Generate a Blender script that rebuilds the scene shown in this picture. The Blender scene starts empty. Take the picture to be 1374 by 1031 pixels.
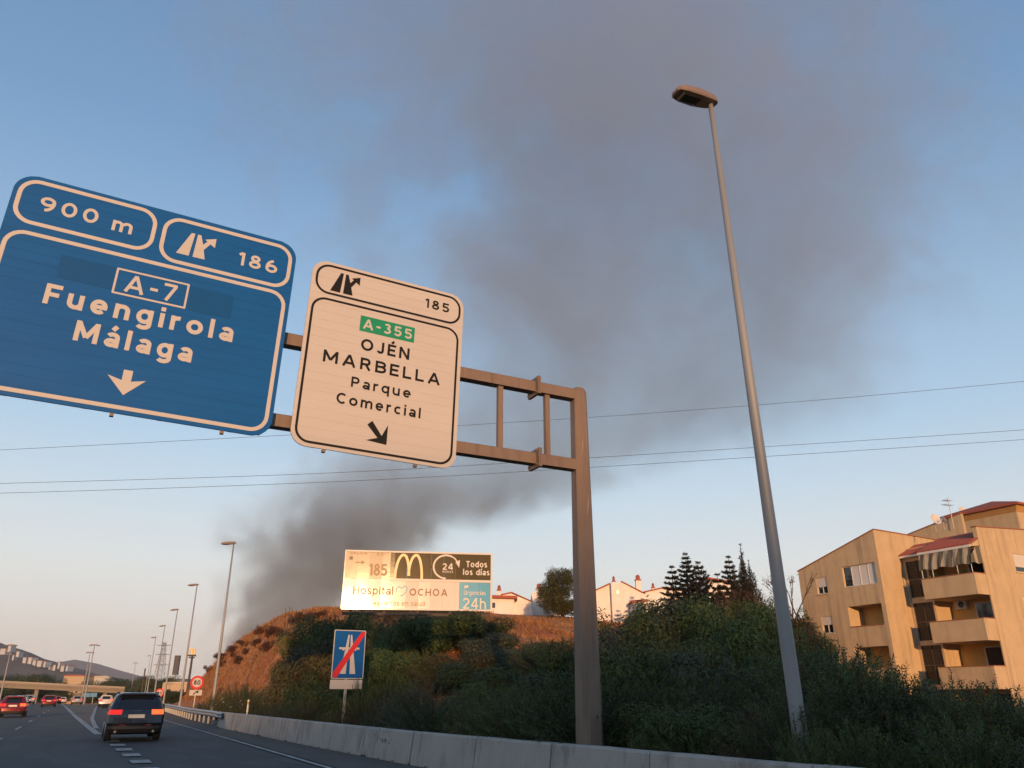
import bpy, math, random
import numpy as np
from mathutils import Vector

R = math.radians
PI = math.pi
sc = bpy.context.scene
COL = sc.collection

# ------------------------------------------------------------------ camera
# world frame: +Y runs along the motorway, +X to its right, camera over (0,0)
CAM_H, FPX, CX, CY, HZ = 1.6, 1050.0, 687.0, 515.5, 932.0
PITCH = math.atan((HZ - CY) / FPX)
YAW = R(27.4)                       # camera turned to the right of the road
cam = bpy.data.cameras.new('camera')
cam.sensor_width = 36.0
cam.lens = 36.0 * FPX / 1374.0
cam.clip_start = 0.1
cam.clip_end = 20000
cam_o = bpy.data.objects.new('camera', cam)
COL.objects.link(cam_o)
cam_o.location = (0, 0, CAM_H)
cam_o.rotation_euler = (PI / 2 + PITCH, 0, -YAW)
sc.camera = cam_o

# ------------------------------------------------------------------ light
SUN_EL, SUN_AZ = R(5.0), R(201.0)   # azimuth of the sun, clockwise from +Y
to_sun = Vector((math.sin(SUN_AZ) * math.cos(SUN_EL), math.cos(SUN_AZ) * math.cos(SUN_EL), math.sin(SUN_EL)))
world = bpy.data.worlds.new('World')
sc.world = world
world.use_nodes = True
wn = world.node_tree
bg = wn.nodes['Background']
sky = wn.nodes.new('ShaderNodeTexSky')
sky.sky_type = 'NISHITA'
sky.sun_disc = False
sky.sun_elevation = SUN_EL
sky.sun_rotation = SUN_AZ
sky.altitude = 50
sky.air_density = 1.0
sky.dust_density = 0.6
sky.ozone_density = 2.0
# dusty lower air: the clear sky fades into a pale, faintly pink band towards the horizon, the same all round
wtc = wn.nodes.new('ShaderNodeTexCoord'); wsx = wn.nodes.new('ShaderNodeSeparateXYZ'); wn.links.new(wtc.outputs['Generated'], wsx.inputs[0])
def wramp(stops):
    r_ = wn.nodes.new('ShaderNodeValToRGB')
    while len(r_.color_ramp.elements) < len(stops): r_.color_ramp.elements.new(.5)
    for e_, (p_, c_) in zip(r_.color_ramp.elements, stops): e_.position = p_
    for e_, (p_, c_) in zip(sorted(r_.color_ramp.elements, key=lambda e: e.position), stops): e_.color = (*c_, 1)
    wn.links.new(wsx.outputs[2], r_.inputs[0]); return r_
whc = wramp([(0.0, (.66, .575, .515)), (.06, (.70, .645, .60)), (.14, (.67, .675, .67)), (.30, (.42, .56, .70)), (.6, (.18, .35, .60)), (1.0, (.11, .25, .50))])
whf = wramp([(0.0, (.96,) * 3), (.10, (.90,) * 3), (.30, (.66,) * 3), (.6, (.42,) * 3), (1.0, (.3,) * 3)])
wsc = wn.nodes.new('ShaderNodeVectorMath'); wsc.operation = 'SCALE'; wsc.inputs[3].default_value = 4.15
wn.links.new(whc.outputs[0], wsc.inputs[0])
wmx = wn.nodes.new('ShaderNodeMix'); wmx.data_type = 'RGBA'
wn.links.new(whf.outputs[0], wmx.inputs[0]); wn.links.new(sky.outputs[0], wmx.inputs[6]); wn.links.new(wsc.outputs[0], wmx.inputs[7])
wn.links.new(wmx.outputs[2], bg.inputs[0])
bg.inputs[1].default_value = 0.15
sun = bpy.data.lights.new('sun', 'SUN')
sun.energy = 2.5
sun.angle = R(0.6)
sun.color = (1.0, 0.55, 0.25)
sun_o = bpy.data.objects.new('sun', sun)
COL.objects.link(sun_o)
sun_o.rotation_euler = (-to_sun).to_track_quat('-Z', 'Y').to_euler()
sun_o.location = (-40, -100, 60)
sc.view_settings.view_transform = 'Standard'
sc.view_settings.look = 'None'
sc.view_settings.gamma = 1
sc.view_settings.exposure = 1.0
sc.render.engine = 'CYCLES'
sc.cycles.use_denoising = True
sc.cycles.max_bounces = 6
sc.cycles.diffuse_bounces = 3
sc.cycles.volume_bounces = 0
sc.cycles.transparent_max_bounces = 12

# ------------------------------------------------------------------ pixel -> place helpers
_cy, _sy, _cp, _sp = math.cos(YAW), math.sin(YAW), math.cos(PITCH), math.sin(PITCH)
def ray(px, py):
    u = (px - CX) / FPX; v = (CY - py) / FPX
    x, y, z = u, _cp - v * _sp, _sp + v * _cp
    return Vector((x * _cy + y * _sy, -x * _sy + y * _cy, z)), y
def at_f(px, py, F):                # at forward distance F of the camera
    d, y = ray(px, py)
    return Vector((0, 0, CAM_H)) + d * (F / y)
def at_s(px, py, s):                # on the plane y = s (across the road)
    d, y = ray(px, py)
    return Vector((0, 0, CAM_H)) + d * (s / d.y)
def at_l(px, py, l):                # on the plane x = l (along the road)
    d, y = ray(px, py)
    return Vector((0, 0, CAM_H)) + d * (l / d.x)
def camframe(X, F, z):              # camera-right X, camera-forward F
    return Vector((X * _cy + F * _sy, -X * _sy + F * _cy, z))

def lerp_tab(tab, x):
    if x <= tab[0][0]: return tab[0][1]
    for (a, b), (c, d) in zip(tab, tab[1:]):
        if x <= c: return b + (d - b) * (x - a) / (c - a)
    return tab[-1][1]
def sstep(a, b, x):
    t = min(1, max(0, (x - a) / (b - a))); return t * t * (3 - 2 * t)

# ------------------------------------------------------------------ materials
MATS = {}
def nd(nt, t, **kw):
    n = nt.nodes.new(t)
    for k, v in kw.items(): setattr(n, k, v)
    return n
def mat(name, col, rough=0.6, metal=0.0, var=0.18, scale=3.0, bump=0.0, bscale=60.0, col2=None, thr=(0.4, 0.6),
        stretch=(1, 1, 1), emit=None, es=0.0, coord='Object', spec=0.5, coat=0.0):
    if name in MATS: return MATS[name]
    m = bpy.data.materials.new(name); m.use_nodes = True
    nt = m.node_tree; b = nt.nodes['Principled BSDF']
    b.inputs['Roughness'].default_value = rough
    b.inputs['Metallic'].default_value = metal
    b.inputs['Specular IOR Level'].default_value = spec
    if coat: b.inputs['Coat Weight'].default_value = coat
    tc = nd(nt, 'ShaderNodeTexCoord'); mp = nd(nt, 'ShaderNodeMapping')
    mp.inputs['Scale'].default_value = stretch
    nt.links.new(tc.outputs[coord], mp.inputs[0])
    n1 = nd(nt, 'ShaderNodeTexNoise'); n1.inputs['Scale'].default_value = scale; n1.inputs['Detail'].default_value = 6
    n1.inputs['Roughness'].default_value = 0.65
    nt.links.new(mp.outputs[0], n1.inputs['Vector'])
    rp = nd(nt, 'ShaderNodeValToRGB')
    c = Vector(col[:3])
    if col2 is None:
        lo, hi = c * (1 - var), c * (1 + var)
        rp.color_ramp.elements[0].position = 0.25; rp.color_ramp.elements[1].position = 0.75
    else:
        lo, hi = c, Vector(col2[:3])
        rp.color_ramp.elements[0].position = thr[0]; rp.color_ramp.elements[1].position = thr[1]
    rp.color_ramp.elements[0].color = (*lo, 1); rp.color_ramp.elements[1].color = (*hi, 1)
    nt.links.new(n1.outputs[0], rp.inputs[0])
    nt.links.new(rp.outputs[0], b.inputs['Base Color'])
    if bump:
        n2 = nd(nt, 'ShaderNodeTexNoise'); n2.inputs['Scale'].default_value = bscale; n2.inputs['Detail'].default_value = 4
        nt.links.new(mp.outputs[0], n2.inputs['Vector'])
        bp = nd(nt, 'ShaderNodeBump'); bp.inputs['Strength'].default_value = bump; bp.inputs['Distance'].default_value = 0.02
        nt.links.new(n2.outputs[0], bp.inputs['Height']); nt.links.new(bp.outputs[0], b.inputs['Normal'])
    if emit:
        b.inputs['Emission Color'].default_value = (*emit, 1); b.inputs['Emission Strength'].default_value = es
    MATS[name] = m
    return m

def streaked(name, col, dirt, amt=0.5, sx=6.0, rough=0.85, sz=0.35, bump=0.15):
    """plaster or concrete with soft blotches and vertical rain streaks"""
    if name in MATS: return MATS[name]
    m = mat(name, col, rough=rough, var=0.10, scale=1.3, bump=bump, bscale=25)
    nt = m.node_tree; b = nt.nodes['Principled BSDF']
    src = b.inputs['Base Color'].links[0].from_socket
    tc = nd(nt, 'ShaderNodeTexCoord'); mp = nd(nt, 'ShaderNodeMapping'); mp.inputs['Scale'].default_value = (sx, sx, sz)
    nt.links.new(tc.outputs['Object'], mp.inputs[0])
    n = nd(nt, 'ShaderNodeTexNoise'); n.inputs['Scale'].default_value = 1.0; n.inputs['Detail'].default_value = 8; n.inputs['Roughness'].default_value = 0.7
    nt.links.new(mp.outputs[0], n.inputs['Vector'])
    r = nd(nt, 'ShaderNodeValToRGB'); r.color_ramp.elements[0].position = 0.50; r.color_ramp.elements[1].position = 0.72
    r.color_ramp.elements[0].color = (0, 0, 0, 1); r.color_ramp.elements[1].color = (amt, amt, amt, 1)
    nt.links.new(n.outputs[0], r.inputs[0])
    mx = nd(nt, 'ShaderNodeMix'); mx.data_type = 'RGBA'
    nt.links.new(r.outputs[0], mx.inputs[0]); nt.links.new(src, mx.inputs[6]); mx.inputs[7].default_value = (*dirt, 1)
    nt.links.new(mx.outputs[2], b.inputs['Base Color'])
    return m

def leafmat(name, col, var=0.35, trans=0.25, col2=None):
    if name in MATS: return MATS[name]
    m = bpy.data.materials.new(name); m.use_nodes = True
    nt = m.node_tree; nt.nodes.clear()
    out = nd(nt, 'ShaderNodeOutputMaterial'); d = nd(nt, 'ShaderNodeBsdfPrincipled'); t = nd(nt, 'ShaderNodeBsdfTranslucent'); mx = nd(nt, 'ShaderNodeMixShader')
    d.inputs['Roughness'].default_value = 0.55; d.inputs['Specular IOR Level'].default_value = 0.3
    g = nd(nt, 'ShaderNodeNewGeometry'); oi = nd(nt, 'ShaderNodeObjectInfo')
    ad = nd(nt, 'ShaderNodeMath', operation='ADD'); ml = nd(nt, 'ShaderNodeMath', operation='MULTIPLY'); ml.inputs[1].default_value = 0.5
    nt.links.new(g.outputs['Random Per Island'], ad.inputs[0]); nt.links.new(oi.outputs['Random'], ad.inputs[1]); nt.links.new(ad.outputs[0], ml.inputs[0])
    rp = nd(nt, 'ShaderNodeValToRGB'); c = Vector(col); h = Vector(col2) if col2 else c * (1 + var)
    rp.color_ramp.elements[0].color = (*(c * (1 - var)), 1); rp.color_ramp.elements[1].color = (*h, 1)
    nt.links.new(ml.outputs[0], rp.inputs[0])
    nt.links.new(rp.outputs[0], d.inputs['Base Color']); nt.links.new(rp.outputs[0], t.inputs['Color'])
    mx.inputs[0].default_value = trans
    nt.links.new(d.outputs[0], mx.inputs[1]); nt.links.new(t.outputs[0], mx.inputs[2]); nt.links.new(mx.outputs[0], out.inputs[0])
    MATS[name] = m
    return m

# ------------------------------------------------------------------ mesh helpers
class MB:
    def __init__(s): s.v = []; s.f = []
    def add(s, vs, fs):
        o = len(s.v); s.v += [tuple(v) for v in vs]; s.f += [tuple(i + o for i in f) for f in fs]; return s
    def box(s, x0, x1, y0, y1, z0, z1):
        return s.add([(x0, y0, z0), (x1, y0, z0), (x1, y1, z0), (x0, y1, z0), (x0, y0, z1), (x1, y0, z1), (x1, y1, z1), (x0, y1, z1)],
                     [(0, 3, 2, 1), (4, 5, 6, 7), (0, 1, 5, 4), (1, 2, 6, 5), (2, 3, 7, 6), (3, 0, 4, 7)])
    def cbox(s, x0, x1, y0, y1, z0, z1, b=0.02):
        """box with chamfered vertical and top edges"""
        def loop(z, i): return [(x0 + i, y0 + b, z), (x0 + b, y0 + i, z), (x1 - b, y0 + i, z), (x1 - i, y0 + b, z), (x1 - i, y1 - b, z), (x1 - b, y1 - i, z), (x0 + b, y1 - i, z), (x0 + i, y1 - b, z)]
        L = [loop(z0 + b, 0), loop(z1 - b, 0), [((x0 + x1) / 2 + (p[0] - (x0 + x1) / 2) * (1 - 2 * b / (x1 - x0)), (y0 + y1) / 2 + (p[1] - (y0 + y1) / 2) * (1 - 2 * b / (y1 - y0)), z1) for p in loop(z1, 0)]]
        L.insert(0, [(p[0], p[1], z0) for p in loop(z0, 0)])
        return s.loft(L)
    def loft(s, loops, cap=True, closed=True):
        o = len(s.v); n = len(loops[0])
        for l in loops: s.v += [tuple(p) for p in l]
        for k in range(len(loops) - 1):
            for i in range(n if closed else n - 1):
                j = (i + 1) % n
                s.f.append((o + k * n + i, o + k * n + j, o + (k + 1) * n + j, o + (k + 1) * n + i))
        if cap:
            s.f.append(tuple(o + i for i in range(n - 1, -1, -1)))
            s.f.append(tuple(o + (len(loops) - 1) * n + i for i in range(n)))
        return s
    def tube(s, pts, rad, n=8, cap=True):
        pts = [Vector(p) for p in pts]
        if not hasattr(rad, '__len__'): rad = [rad] * len(pts)
        loops = []
        for i, p in enumerate(pts):
            d = (pts[min(i + 1, len(pts) - 1)] - pts[max(i - 1, 0)]).normalized()
            a = Vector((0, 0, 1)) if abs(d.z) < 0.9 else Vector((1, 0, 0))
            u = d.cross(a).normalized(); w = d.cross(u)
            loops.append([p + (u * math.cos(2 * PI * k / n) + w * math.sin(2 * PI * k / n)) * rad[i] for k in range(n)])
        return s.loft(loops, cap)
    def prism(s, poly, y0, y1):
        """polygon in XZ pushed from y0 to y1"""
        return s.loft([[(x, y0, z) for x, z in poly], [(x, y1, z) for x, z in poly]])
    def build(s, name, m, parent=None, smooth=False):
        me = bpy.data.meshes.new(name); me.from_pydata(s.v, [], s.f); me.update()
        if m: me.materials.append(m)
        if smooth:
            for p in me.polygons: p.use_smooth = True
        o = bpy.data.objects.new(name, me); COL.objects.link(o)
        if parent: o.parent = parent
        return o
def np_mesh(name, verts, faces):
    """verts (N,3), faces (M,4) or (M,3)"""
    me = bpy.data.meshes.new(name); k = faces.shape[1]
    me.vertices.add(len(verts)); me.vertices.foreach_set('co', verts.astype(np.float32).ravel())
    me.loops.add(faces.size); me.loops.foreach_set('vertex_index', faces.astype(np.int32).ravel())
    me.polygons.add(len(faces)); me.polygons.foreach_set('loop_start', np.arange(0, faces.size, k, dtype=np.int32))
    me.polygons.foreach_set('loop_total', np.full(len(faces), k, dtype=np.int32))
    me.update(calc_edges=True)
    return me
def obj(name, me, m=None, parent=None):
    if m and not me.materials: me.materials.append(m)
    o = bpy.data.objects.new(name, me); COL.objects.link(o)
    if parent: o.parent = parent
    return o
def tag(o, label, cat, group=None):
    o['label'] = label; o['category'] = cat
    if group: o['group'] = group
    return o
def struct(o): o['kind'] = 'structure'; return o
def stuff(o): o['kind'] = 'stuff'; return o
def thing(name, label, cat, loc=(0, 0, 0), rz=0.0, group=None):
    o = bpy.data.objects.new(name, None); COL.objects.link(o); o.empty_display_size = 0.3
    o.location = loc; o.rotation_euler = (0, 0, rz)
    return tag(o, label, cat, group)
def copy_tree(o, parent=None):
    c = o.copy(); COL.objects.link(c); c.parent = parent
    for ch in list(o.children): copy_tree(ch, c)
    return c

# ------------------------------------------------------------------ terrain
RIDGE = [(6, 0), (14, 0.25), (20, 0.8), (30, 2.0), (40, 4.2), (47, 5.8), (61, 7.8), (71, 8.3), (88, 8.9), (107, 8.5), (119, 7.4), (130, 4.8), (139, 2.1), (147, 0.0)]
def curve_off(y):                   # the slip road bears right ahead
    return 0.0 if y < 60 else 0.032 * (y - 60) + 0.00006 * (y - 60) ** 2
def wall_l(y):                      # road-side foot of the concrete barrier
    return lerp_tab([(-40, 9.2), (0, 8.75), (8, 8.45), (13, 8.05), (19, 7.4), (30, 7.05), (46, 6.75)], y)
def dip(y): return -1.2 * ((y - 110) / 190.0) ** 2 if 110 < y < 420 else (-3.2 if y >= 420 else 0)
_rs = random.Random(5)
_hw = [(_rs.uniform(.05, .5), _rs.uniform(.05, .5), _rs.uniform(0, 6), _rs.uniform(.3, 1)) for _ in range(10)]
def hump(x, y): return sum(a * math.sin(fx * x + fy * y + p) for fx, fy, p, a in _hw) / 5
def ter(x, y):
    z = dip(y)
    foot = 9.4 + curve_off(y)
    if x > foot and y > 2:
        yy = y - max(0, x - 22) * 0.55 if y < 100 else y
        r = lerp_tab(RIDGE, yy) + (max(0, x - 20) * 0.055 if y > 40 else 0) * sstep(40, 60, y) * sstep(150, 120, y)
        a = sstep(foot, foot + 7.5, x) ** 0.85
        z = max(z, 0) * a + z * (1 - a)
        k = r / 8.0
        z += r * a + hump(x, y) * 0.28 * a * min(1, k * 1.4)
        z += 0.35 * k * a * math.sin(y * 1.3 + 2 * math.sin(x * .9)) * sstep(foot + 7, foot + 2, x)
    return z

def axis(fine, far):
    out = [-v for v in reversed(far)] + fine + far
    return sorted(set(out))
xs = [-5500, -3000, -1500, -800, -400, -200, -120, -80, -50, -30, -20, -14, -10, -6, 0, 5] + [8 + .75 * i for i in range(32)] + [33, 36, 39, 42, 46, 50, 55, 60, 66, 72, 80, 90, 105, 130, 170, 250, 400, 800, 1500, 3000, 5500]
ys = [-690, -500, -300, -200, -100, -40, -15, -5] + [float(i) for i in range(0, 160, 1)] + [165, 175, 190, 210, 240, 280, 340, 420, 600, 900, 1500, 2500, 4000, 5600]
gv = [(x, y, ter(x, y)) for y in ys for x in xs]
nx = len(xs)
gf = [(j * nx + i, j * nx + i + 1, (j + 1) * nx + i + 1, (j + 1) * nx + i) for j in range(len(ys) - 1) for i in range(nx - 1)]
me = bpy.data.meshes.new('ground'); me.from_pydata(gv, [], gf); me.update()
for p in me.polygons: p.use_smooth = True
# red soil, dry straw-coloured grass and dark dry scrub in uneven patches
gm = mat('ground_soil', (0.37, 0.100, 0.024), rough=0.95, col2=(0.47, 0.205, 0.060), thr=(0.42, 0.62), scale=0.33, bump=0.9, bscale=3.0)
nt = gm.node_tree; b = nt.nodes['Principled BSDF']; src = b.inputs['Base Color'].links[0].from_socket
tc = nd(nt, 'ShaderNodeTexCoord'); mp_ = nd(nt, 'ShaderNodeMapping'); mp_.inputs['Scale'].default_value = (1, 1, .45)
nt.links.new(tc.outputs['Object'], mp_.inputs[0])
n = nd(nt, 'ShaderNodeTexNoise'); n.inputs['Scale'].default_value = 1.1; n.inputs['Detail'].default_value = 9; n.inputs['Roughness'].default_value = .75
nt.links.new(mp_.outputs[0], n.inputs['Vector'])
rp = nd(nt, 'ShaderNodeValToRGB'); rp.color_ramp.elements[0].position = .5; rp.color_ramp.elements[1].position = .66
rp.color_ramp.elements[0].color = (0, 0, 0, 1); rp.color_ramp.elements[1].color = (.75, .75, .75, 1)
nt.links.new(n.outputs[0], rp.inputs[0])
mx = nd(nt, 'ShaderNodeMix'); mx.data_type = 'RGBA'; nt.links.new(rp.outputs[0], mx.inputs[0]); nt.links.new(src, mx.inputs[6]); mx.inputs[7].default_value = (.075, .042, .022, 1)
nt.links.new(mx.outputs[2], b.inputs['Base Color'])
for nn in nt.nodes:
    if nn.bl_idname == 'ShaderNodeBump': nn.inputs['Distance'].default_value = 0.25
struct(obj('ground', me, gm))

# roads: sheets following the terrain just above the ground
asph = mat('asphalt', (0.044, 0.045, 0.048), rough=0.85, var=0.25, scale=0.25, bump=0.25, bscale=90, stretch=(1, .25, 1))
def wear(m, amt=.5):
    nt = m.node_tree; b_ = nt.nodes['Principled BSDF']; src_ = b_.inputs['Base Color'].links[0].from_socket
    tc_ = nd(nt, 'ShaderNodeTexCoord')
    for sc3, lo, hi, colr, k in (((1.7, .018, 1), .48, .70, (.028, .028, .030), amt), ((.9, .25, 1), .55, .60, (.085, .083, .08), amt * .55), ((7, 7, 1), .62, .68, (.02, .02, .021), .5)):
        mp2 = nd(nt, 'ShaderNodeMapping'); mp2.inputs['Scale'].default_value = sc3; nt.links.new(tc_.outputs['Object'], mp2.inputs[0])
        n_ = nd(nt, 'ShaderNodeTexNoise'); n_.inputs['Scale'].default_value = 1; n_.inputs['Detail'].default_value = 5; nt.links.new(mp2.outputs[0], n_.inputs['Vector'])
        r_ = nd(nt, 'ShaderNodeMapRange'); r_.inputs[1].default_value = lo; r_.inputs[2].default_value = hi; r_.inputs[4].default_value = k; nt.links.new(n_.outputs[0], r_.inputs[0])
        m2 = nd(nt, 'ShaderNodeMix'); m2.data_type = 'RGBA'; nt.links.new(r_.outputs[0], m2.inputs[0]); nt.links.new(src_, m2.inputs[6]); m2.inputs[7].default_value = (*colr, 1); src_ = m2.outputs[2]
    nt.links.new(src_, b_.inputs['Base Color'])
wear(asph, .6)
def strip(name, l0, l1, y0, y1, m, z, step=4.0, parent=None, cols=1):
    mb = MB(); n = max(1, int((y1 - y0) / step)); loops = []
    for i in range(n + 1):
        y = y0 + (y1 - y0) * i / n
        a, c = l0(y), l1(y)
        loops.append([(a + (c - a) * k / cols, y, dip(y) + z) for k in range(cols + 1)])
    mb.loft(loops, cap=False, closed=False)
    mb.f = [f[::-1] for f in mb.f]
    return mb.build(name, m, parent)
gore_l = lambda y: lerp_tab([(36, 1.25), (52, .8), (76, .2), (158, -1.5), (420, -7)], y)
gore_r = lambda y: lerp_tab([(36, 1.25), (51, 1.2), (66, 1.3), (121, 2.6)], y) + (0 if y < 121 else curve_off(y) - curve_off(121))
road = struct(strip('road', lambda y: -9.3, lambda y: 6.6 if y < 60 else gore_l(y) + .9 + 5.4 * max(0, 1 - (y - 60) / 60), -60, 420, asph, .012))
slip = struct(strip('slip_road', lambda y: gore_r(y) - .9, lambda y: 6.75 + curve_off(y), 58, 330, asph, .020))
shoulder_m = mat('shoulder_asphalt', (0.075, 0.066, 0.058), rough=.95, var=.3, scale=1.2, bump=.4, bscale=70, stretch=(1, .4, 1))
struct(strip('road_shoulder', lambda y: 5.62 + curve_off(y), lambda y: (wall_l(y) if y < 46 else 6.75 + curve_off(y) + 2.3) + .3, -20, 150, shoulder_m, .030, step=2))
struct(strip('median', lambda y: -14.0, lambda y: -9.3, -60, 330, mat('median_gravel', (.12, .10, .08), rough=.95, var=.3, scale=2, bump=.5), .016))
struct(strip('opposite_road', lambda y: -26.0, lambda y: -14.0, -60, 330, asph, .012))
struct(strip('gore', lambda y: gore_l(y), lambda y: gore_r(y), 52, 170, mat('gore_gravel', (.13, .105, .085), rough=.95, var=.35, scale=1.5, bump=.5), .026))
paint = mat('road_paint', (0.36, 0.35, 0.33), rough=.8, col2=(.10, .10, .10), thr=(.45, .68), scale=6)
def line(lc, w, y0, y1, parent, z=.036, step=4.0): return strip('road_marking', lambda y: lc(y) - w / 2, lambda y: lc(y) + w / 2, y0, y1, paint, z, step, parent)
line(lambda y: 5.45 + curve_off(y), .15, -10, 200, road)
line(lambda y: -8.75, .15, -10, 330, road)
line(gore_l, .3, 40, 300, road)
line(gore_r, .24, 47, 200, slip, .038)
for i in range(9):
    y = 12.6 + 2.62 * i
    lc = 1.76 - .0255 * (y - 22) if y > 22 else 1.76
    line(lambda q: lc, .46, y, y + 1.15, road)
for i in range(14):
    line(lambda q: -2.25, .13, 8 + 13 * i, 12.5 + 13 * i, road)
    line(lambda q: -5.6, .13, 8 + 13 * i, 12.5 + 13 * i, road)

# ------------------------------------------------------------------ far hills
def ridge_hill(name, prof, F, depth, m, seed, amp):
    """long hill: crest given as pixels (x, y) at forward distance F"""
    rr = random.Random(seed); mb = MB(); loops = []
    N = 60
    x0, x1 = prof[0][0], prof[-1][0]
    for i in range(N + 1):
        px = x0 + (x1 - x0) * i / N
        py = lerp_tab(prof, px) + rr.uniform(-amp, amp)
        top = at_f(px, py, F); d = Vector((top.x, top.y, 0)).normalized()
        h = top.z + 3
        loop = []
        for t, hh in ((-1, 0), (-.75, .12), (-.5, .36), (-.28, .66), (-.12, .87), (0, 1), (.3, .8), (1, 0)):
            p = top + d * depth * t
            loop.append((p.x, p.y, -3.6 + h * hh * (1 + rr.uniform(-.06, .06) * (hh < 1))))
        loops.append(loop)
    mb.loft(loops, cap=False, closed=False)
    return struct(mb.build(name, m, smooth=True))
scrub = mat('hill_scrub', (.052, .046, .036), rough=1, col2=(.135, .10, .07), thr=(.35, .7), scale=.02, bump=.8, bscale=.1)
far_m = mat('far_hill_scrub', (.06, .052, .056), rough=1, col2=(.09, .075, .075), thr=(.35, .7), scale=.004)
HILL_A = [(-700, 780), (-300, 800), (-120, 838), (0, 862), (30, 872), (62, 884), (95, 893), (128, 903), (170, 915), (230, 931)]
ridge_hill('hills', HILL_A, 1300, 500, scrub, 3, 1.5)
ridge_hill('hills', [(-300, 865), (20, 900), (70, 890), (100, 885), (125, 888), (160, 900), (200, 910), (250, 921), (320, 927), (520, 925), (900, 927), (1200, 918), (1550, 905)], 3600, 650, far_m, 4, .7)

# unseen ridge added behind the viewpoint, crest shaped to shade road and bushes
def shade_ridge():
    yb = -400.0; dist = (13.5 - yb) / math.cos(SUN_AZ - PI); rise = dist * math.tan(SUN_EL); sh = -(13.5 - yb) * math.tan(SUN_AZ - PI)
    rr = random.Random(8); mb = MB(); loops = []
    for i in range(161):
        x = -900 + 10 * i
        l = x - sh                     # where its shadow crosses y = 13.5
        zs = lerp_tab([(-40, 3.2), (5, 3.4), (8, 4.2), (12, 5.0), (26, 5.0), (34, 3.4), (40, 2.0), (70, 1.5)], l)
        h = zs + rise + rr.uniform(-.25, .25)
        loops.append([(x, yb + t, h * k) for t, k in ((-260, 0), (-150, .5), (-60, .88), (0, 1), (60, .7), (140, .3), (220, 0))])
    mb.loft(loops, cap=False, closed=False)
    return struct(mb.build('hills', scrub, smooth=True))  # added sun blocker out of view, not one of the far hills
shade_ridge()

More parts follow.
